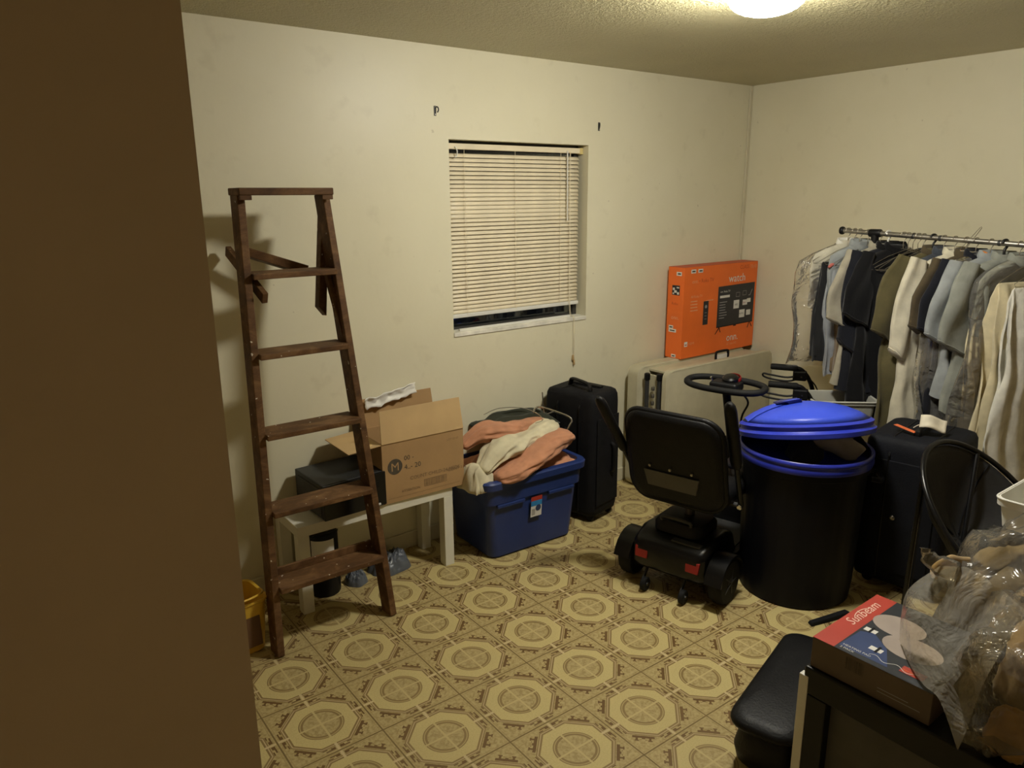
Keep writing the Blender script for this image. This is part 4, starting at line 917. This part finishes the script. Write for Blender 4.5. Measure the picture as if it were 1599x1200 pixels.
shirt(1.335, d(-22), f_grey, 'grey jacket over the cream trousers', 'jacket', L=.32, hw=.205, sleeve=0, d=.034, seed=3.3, name='hanging_jacket')
garment_bag(1.335, d(-24), 'clear film bag over the cream trousers', L=1.0, hw=.225, seed=6.4)
hanger(1.275, d(-20), 'wire hanger holding butter-coloured trousers'); trousers(1.270, d(-22), f_butter, 'butter-coloured trousers at the right picture edge', L=1.02, hw=.12, xo=-.08)
hanger(1.215, d(-20), 'wire hanger holding white trousers at the right picture edge'); trousers(1.21, d(-22), f_white, 'off-white trousers cut by the right picture edge', L=.98, hw=.13, xo=-.07, top=-.175)
M_OTIE = mat('orange_paper_tie', (.75, .25, .05), .7)
for yy, lab in ((2.128, 'orange paper tie on a hanger at the left end'), (1.600, 'orange paper tie on a hanger above the cream shirt'), (1.485, 'orange paper tie on a hanger above the pale blue shirt')):
    o = MB().grid(lambda u, v: ((u-.5)*.04, .006*math.sin(u*7), (v-.5)*.016+.006*math.sin(u*5)), 8, 3).build('paper_tie', M_OTIE, None, smooth=180, solid=.001); o.location = (BXX, yy, zb(yy)-.055); o.rotation_euler = (0, 0, -.4); tag(o, lab, 'paper tie', 'orange ties on hangers')
o = lump('red_print_scarf', F('red_white_print', (.55, .16, .13)), [(BXX-.10, 2.125, 1.445), (BXX-.14, 2.13, 1.415), (BXX-.19, 2.14, 1.385)], .012, 'red and white patterned cloth at the left end of the rack', 'scarf', 8, 'clothes on the rack')

# ================================================================== saucer chair
n_view = (Vector((2.80, .97, .70))-Vector((0, 0, CAMH))).normalized(); rt = n_view.cross(Vector((0, 0, 1))).normalized(); upv = rt.cross(n_view)
ch = thing('saucer_chair', 'black folding saucer chair with sagging cloth seat, beside the navy suitcase', 'chair', (2.95, .96, 0))
maj = (rt*.66-upv*.75).normalized(); mn = (rt*.75+upv*.66).normalized(); nn = (-n_view*.52+mn*.85).normalized(); mi = nn.cross(maj).normalized()
hc = Vector((2.955, .975, .575))-Vector((2.95, .96, 0)); HR, HR2 = .34, .29
hoop = [hc+maj*HR*math.cos(2*PI*k/48)+mi*HR2*math.sin(2*PI*k/48) for k in range(48)]
MB().tube(hoop, .0105, 10, closed=True).build('hoop_frame', M_BLACKG, ch, smooth=180)
def seat(u, v):
    a = 2*PI*u; r = .97*v; p = hc+maj*HR*r*math.cos(a)+mi*HR2*r*math.sin(a)
    dip = .17*(1-r**2)+.012*math.sin(8*a)*r*(1-r); return tuple(p-nn*dip)
MB().grid(seat, 48, 14).build('cloth_seat', mat('black_canvas', (.020, .020, .021), .6, .2, 14, .2, 90), ch, smooth=180, solid=.004)
for k in range(4):
    a = 2*PI*(k/4+.1); MB().tube([tuple(Vector(seat(a/(2*PI), .08+.9*i/8))+nn*.004) for i in range(9)], .003, 6).build('seam', M_NYLON, ch)
for a, x, y in ((.6, .10, -.22), (2.4, -.22, .02), (3.9, -.05, .26), (5.4, .25, .05)):
    p = hc+maj*HR*math.cos(a)+mi*HR2*math.sin(a); MB().tube([p, (x+hc.x, y+hc.y, .01)], .009, 10).build('leg', M_BLACKG, ch)

# ================================================================== foreground, lower right
# black vinyl bag on the floor
vb = thing('vinyl_bag', 'black vinyl bag with a flap on the floor in the lower right foreground', 'bag', (2.03, 1.172, 0), rz=.262)
b = MB(); L = []
for s, z in ((.88, 0), (.97, .02), (1.02, .07), (1, .13), (.93, .165), (.8, .178)): L.append([(x*s+.012*nz(x*8, y*8, z*9), y*s+.012*nz(x*8+4, y*8, z*9), z+.012*nz(x*6, y*6, 3)) for x, y in rrect(.56, .19, .07, 6)])
b.rings(L); b.build('bag_body', M_VINYL, vb, smooth=180)
b = MB(); L = []
for s, z in ((.96, .168), (1.05, .170), (1.07, .183), (1.04, .197), (.9, .206), (.5, .214)): L.append([(x*s-.004, y*s+.006+.010*nz(x*7, y*7, 2), z+.010*nz(x*5, y*5, 8)) for x, y in rrect(.57, .195, .06, 6)])
b.rings(L); b.build('flap', M_VINYL, vb, smooth=180)
MB().tube(smoothpath([(-.22, -.10, .17), (-.20, -.115, .12), (-.17, -.11, .05), (-.14, -.10, .02)]), .011, 10, flat=.4).build('strap', M_NYLON, vb)
o = MB().hexa([(2.655, 1.475, 0), (2.86, 1.42, 0), (2.865, 1.455, 0), (2.67, 1.505, 0)], [(2.66, 1.478, .016), (2.86, 1.424, .022), (2.862, 1.450, .022), (2.672, 1.50, .014)]).build('webbing_strap', M_NYLON, bevel=.004)
tag(o, 'flat black strap end on the floor in front of the trash can', 'strap')
# black side table
st = thing('side_table', 'black side table with a pale edge strip under the heating pad box', 'table', (1.782, .30, 0))
SZ, SW, SD = .452, .44, .70
M_BLKL = mat('black_laminate', (.0045, .0045, .0045), .4, .15, 10, spec=.3)
MB().bb(0, SW, 0, SD, SZ-.085, SZ).build('table_top', M_BLKL, st, bevel=.006, bseg=3)
for x, y in ((0, 0), (SW-.06, 0), (0, SD-.075), (SW-.06, SD-.075)):
    MB().bb(x, x+.06, y, y+.06, 0, SZ-.085).build('leg', M_BLKL, st, bevel=.003)
MB().bb(-.002, .02, SD-.016, SD+.012, 0, SZ-.03).build('edge_strip', M_WHITEP, st, bevel=.002)
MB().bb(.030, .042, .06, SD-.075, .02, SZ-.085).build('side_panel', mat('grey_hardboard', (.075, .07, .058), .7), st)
# heating pad carton
sb = thing('heating_pad_box', 'dark heating pad carton with red band reading Sunbeam on the black table', 'box', (1.800, .665, SZ+.001), rz=.02)
QX, QY, QZ = .365, .325, .092
M_BOXG = mat('carton_side_brown', (.115, .082, .055), .6, .08, 8); M_DNAVY = mat('dark_navy_print', (.020, .024, .032), .4, .2, 6); M_PBLUE = mat('blue_print', (.028, .05, .14), .4, .2, 6)
MB().bb(0, QX, 0, QY, 0, QZ).build('carton', M_BOXG, sb, bevel=.0015)
# top print: u runs from the near left edge to the far right, v from front to back
to, tu, tv_ = (0, QY, QZ), (0, -1, 0), (1, 0, 0)      # u: away from the red band; v: away from the camera
decal([R4(.062, QY, 0, QX)], M_DNAVY, sb, to, tu, tv_, 'top_print')
decal([R4(0, .062, 0, QX)], M_REDP, sb, to, tu, tv_, 'red_band')
text('Sunbeam', .046, M_PRINTT if False else mat('pale_pink_print', (.80, .55, .45), .5), sb, (.225, QY-.042, QZ), (1, 0, 0), (0, 1, 0), off=.0012, align='CENTER', shear=.35)
decal([[(.225+.055*math.cos(math.radians(150-12*k)), .046-.034*math.sin(math.radians(150-12*k))) for k in range(11)]+[(.225+.055*math.cos(math.radians(30+12*k)), .046-.031*math.sin(math.radians(30+12*k))) for k in range(11)]], MATS['pale_pink_print'], sb, (0, QY, QZ), (1, 0, 0), (0, -1, 0), 'sun_arc', -.0012)
decal([[(.065, .02), (.20, .02), (.16, .10), (.10, .15), (.07, .13)]], M_PBLUE, sb, to, tu, tv_, 'blue_area', .0010)
M_PAD = mat('pale_pad_print', (.36, .30, .26), .5, .08, 12)
decal([disc(.130, .235, .072, .056, 28)], M_PAD, sb, to, tu, tv_, 'printed_pad', .0012); decal([disc(.205, .150, .078, .058, 28)], M_PAD, sb, to, tu, tv_, 'printed_pad', .0014)
for q in (R4(.070, .105, .145, .165), R4(.125, .16, .065, .085)): decal([q], M_PRINTW, sb, to, tu, tv_, 'printed_controller', .0014)
for q in (R4(.085, .092, .14, .175), R4(.143, .150, .06, .095)): decal([q], M_BLACK, sb, to, tu, tv_, 'controller_key', .0018)
text('HEATING PAD', .012, M_PRINTW, sb, (.028, QY-.072, QZ), (0, -1, 0), (1, 0, 0), off=.0016)
text('2 PACK', .012, M_PRINTW, sb, (.012, QY-.072, QZ), (0, -1, 0), (1, 0, 0), off=.0016)
decal([R4(.225, .285, .030, .062)], M_REDP, sb, to, tu, tv_, 'red_label', .0014); text('XpressHeat', .012, M_ORANGE, sb, (.040, QY-.228, QZ), (0, -1, 0), (1, 0, 0), off=.002)
for k in range(3): text('soft plush  auto off', .011, M_PG, sb, (.062+.016*k, QY-.235, QZ), (0, -1, 0), (1, 0, 0), off=.0016)
wv = []
for k in range(20):
    a0, a1 = .19+.13*k/20, .19+.13*(k+1)/20; y0, y1 = .06+.008*math.sin(k*.7)-.0, .06+.008*math.sin((k+1)*.7); wv.append([(a0-.05, y0-.02), (a1-.05, y1-.02), (a1-.05, y1-.018), (a0-.05, y0-.018)])
decal(wv, M_PRINTW, sb, to, tu, tv_, 'printed_cord', .0016)
decal([R4(.10+.004*k, .10+.004*k+random.choice((.0012, .002, .003)), .045, .082) for k in range(13)], M_INK, sb, (0, QY, 0), (0, -1, 0), (0, 0, 1), 'barcode')
decal([R4(.19, .30, .025, .027), R4(.19, .27, .035, .037)], M_PG, sb, (0, QY, 0), (0, -1, 0), (0, 0, 1), 'side_print')
# bagged brown pillows
M_PIL = fabric('brown_pillow_cloth', (.27, .19, .092), .3); M_PIL2 = fabric('olive_brown_blanket', (.20, .155, .085), .35); M_AMB = fabric('amber_cloth', (.30, .175, .05), .25)
def blob(name, m, c, ax, seed, label, cat, amp=.12, sub=None, fr=2.2, group=None, par=None, flatb=True, rz=0):
    n, k = 40, 24; L = []; ro_ = Matrix.Rotation(rz, 3, 'Z')
    for j in range(k+1):
        ph = -PI/2+PI*(j+.02)/(k+.04); ring = []
        for i in range(n):
            a = 2*PI*i/n; v = Vector((math.cos(ph)*math.cos(a), math.cos(ph)*math.sin(a), math.sin(ph)))
            e = Vector([math.copysign(abs(q)**.75, q) for q in v]); s = 1+amp*nz(v.x*fr, v.y*fr, v.z*fr+seed)+.4*amp*nz(v.x*fr*3, v.y*fr*3, v.z*fr*3+seed)
            ring.append(ro_ @ Vector((e.x*ax[0]*s, e.y*ax[1]*s, max(e.z*ax[2]*s, -ax[2]*.93))))
        L.append(ring)
    b = MB(); b.rings([[tuple(p) for p in r] for r in L]); o = b.build(name, m, par, smooth=180); o.location = c
    if label: tag(o, label, cat, group)
    return o
blob('brown_pillow', M_PIL, (2.07, .475, SZ+.137), (.14, .13, .137), 2.0, 'brown pillow inside the large clear plastic bag in the right foreground', 'pillow', .16)
blob('amber_cushion', M_AMB, (1.845, .505, SZ+.060), (.050, .050, .060), 5.0, 'small amber cushion inside the lower clear plastic bag', 'cushion', .2)
pb = thing('clear_plastic_bag', 'large clear plastic bag over brown pillow in the right foreground', 'plastic bag', (2.0, .49, SZ+.165))
blob('film_bag', M_FILM, (0, 0, 0), (.245, .165, .177), 3.3, None, None, .28, fr=3.0, par=pb)
SK = [[(1.985, .765, .795), (1.962, .830, .690), (1.950, .826, .5575)], [(1.965, .700, .825), (1.890, .765, .690), (1.855, .750, .558)], [(1.950, .640, .825), (1.855, .675, .665), (1.800, .690, .5585)], [(1.950, .600, .805), (1.830, .620, .665), (1.775, .640, .555)], [(1.940, .540, .790), (1.800, .560, .650), (1.745, .575, .470)]]
SKC = [smoothpath(c, 8) for c in SK]; SKR = [smoothpath([c[k] for c in SKC], 6) for k in range(len(SKC[0]))]
b = MB(); nu_, nv_ = len(SKR[0])-1, len(SKR)-1
b.grid(lambda u, v: tuple(SKR[round(v*nv_)][round(u*nu_)]+Vector((1, .6, .3))*.012*nz(u*7, v*3, 2.5)*min(1, 6*(1-v))-Vector((2.0, .49, SZ+.165))), nu_, nv_)
b.build('film_skirt', film_mat('milky_plastic_film', tint=(.95, .90, .78), body=.26, gloss=.18, bscale=9, bstr=.8, ior=1.36), pb, smooth=180)
MB().tube([Vector(p)-Vector((2.0, .49, SZ+.165)) for p in smoothpath([(1.975, .72, .80), (1.955, .765, .815), (1.945, .785, .835), (1.948, .79, .85)], 4)], [.03]*4+[.022]*4+[.012]*4+[.016], 10).build('twisted_corner', M_FILM, pb, smooth=180)
blob('olive_blanket', M_PIL2, (2.50, .70, .36), (.20, .19, .36), 7.7, 'olive brown blanket bundle in clear plastic behind the black table', 'blanket', .14)
blob('blanket_bag', M_FILM, (2.50, .70, .385), (.225, .215, .385), 9.1, 'clear plastic bag around the olive blanket bundle', 'plastic bag', .16, fr=3.2)
lump('tan_strap', F('tan_strap_cloth', (.36, .25, .12)), [(2.37, .835, .660), (2.31, .86, .668), (2.26, .875, .655), (2.235, .872, .630)], .020, 'tan cloth strap sticking out left of the bagged blanket', 'strap', 4, None)
# tub and board behind the bags
tw = thing('white_tub', 'white plastic tub on top of the bagged blanket at the right picture edge', 'storage bin', (2.66, .69, .735), rz=.0)
b = MB(); b.rings([[(x*s, y*s, z) for x, y in rrect(.29, .29, .03)] for s, z in ((.90, 0), (.97, .072), (1.03, .075), (1.04, .098), (.99, .100), (.94, .075), (.87, .006))]); b.build('tub_body', M_WHITEP, tw, smooth=40)
b = MB(); b.tube([(x*1.035, y*1.035, .098) for x, y in rrect(.29, .29, .03)], .004, 8, closed=True); b.build('tub_rim', M_WHITEP, tw, smooth=180)
o = MB().box((0, 0, .10), (.10, .008, .20)).build('white_board', M_WHITEP, bevel=.002); o.location = (2.645, .73, .742); o.rotation_euler = (.10, .05, 1.0); tag(o, 'white board standing in the white tub at the right picture edge', 'board')
o = lump('dark_cable', M_RUBBER, [(2.615, .78, .77), (2.595, .765, .81), (2.615, .745, .825), (2.645, .775, .81)], .010, 'short black cable coiled in the white tub', 'cable', 3, None, amp=.003)
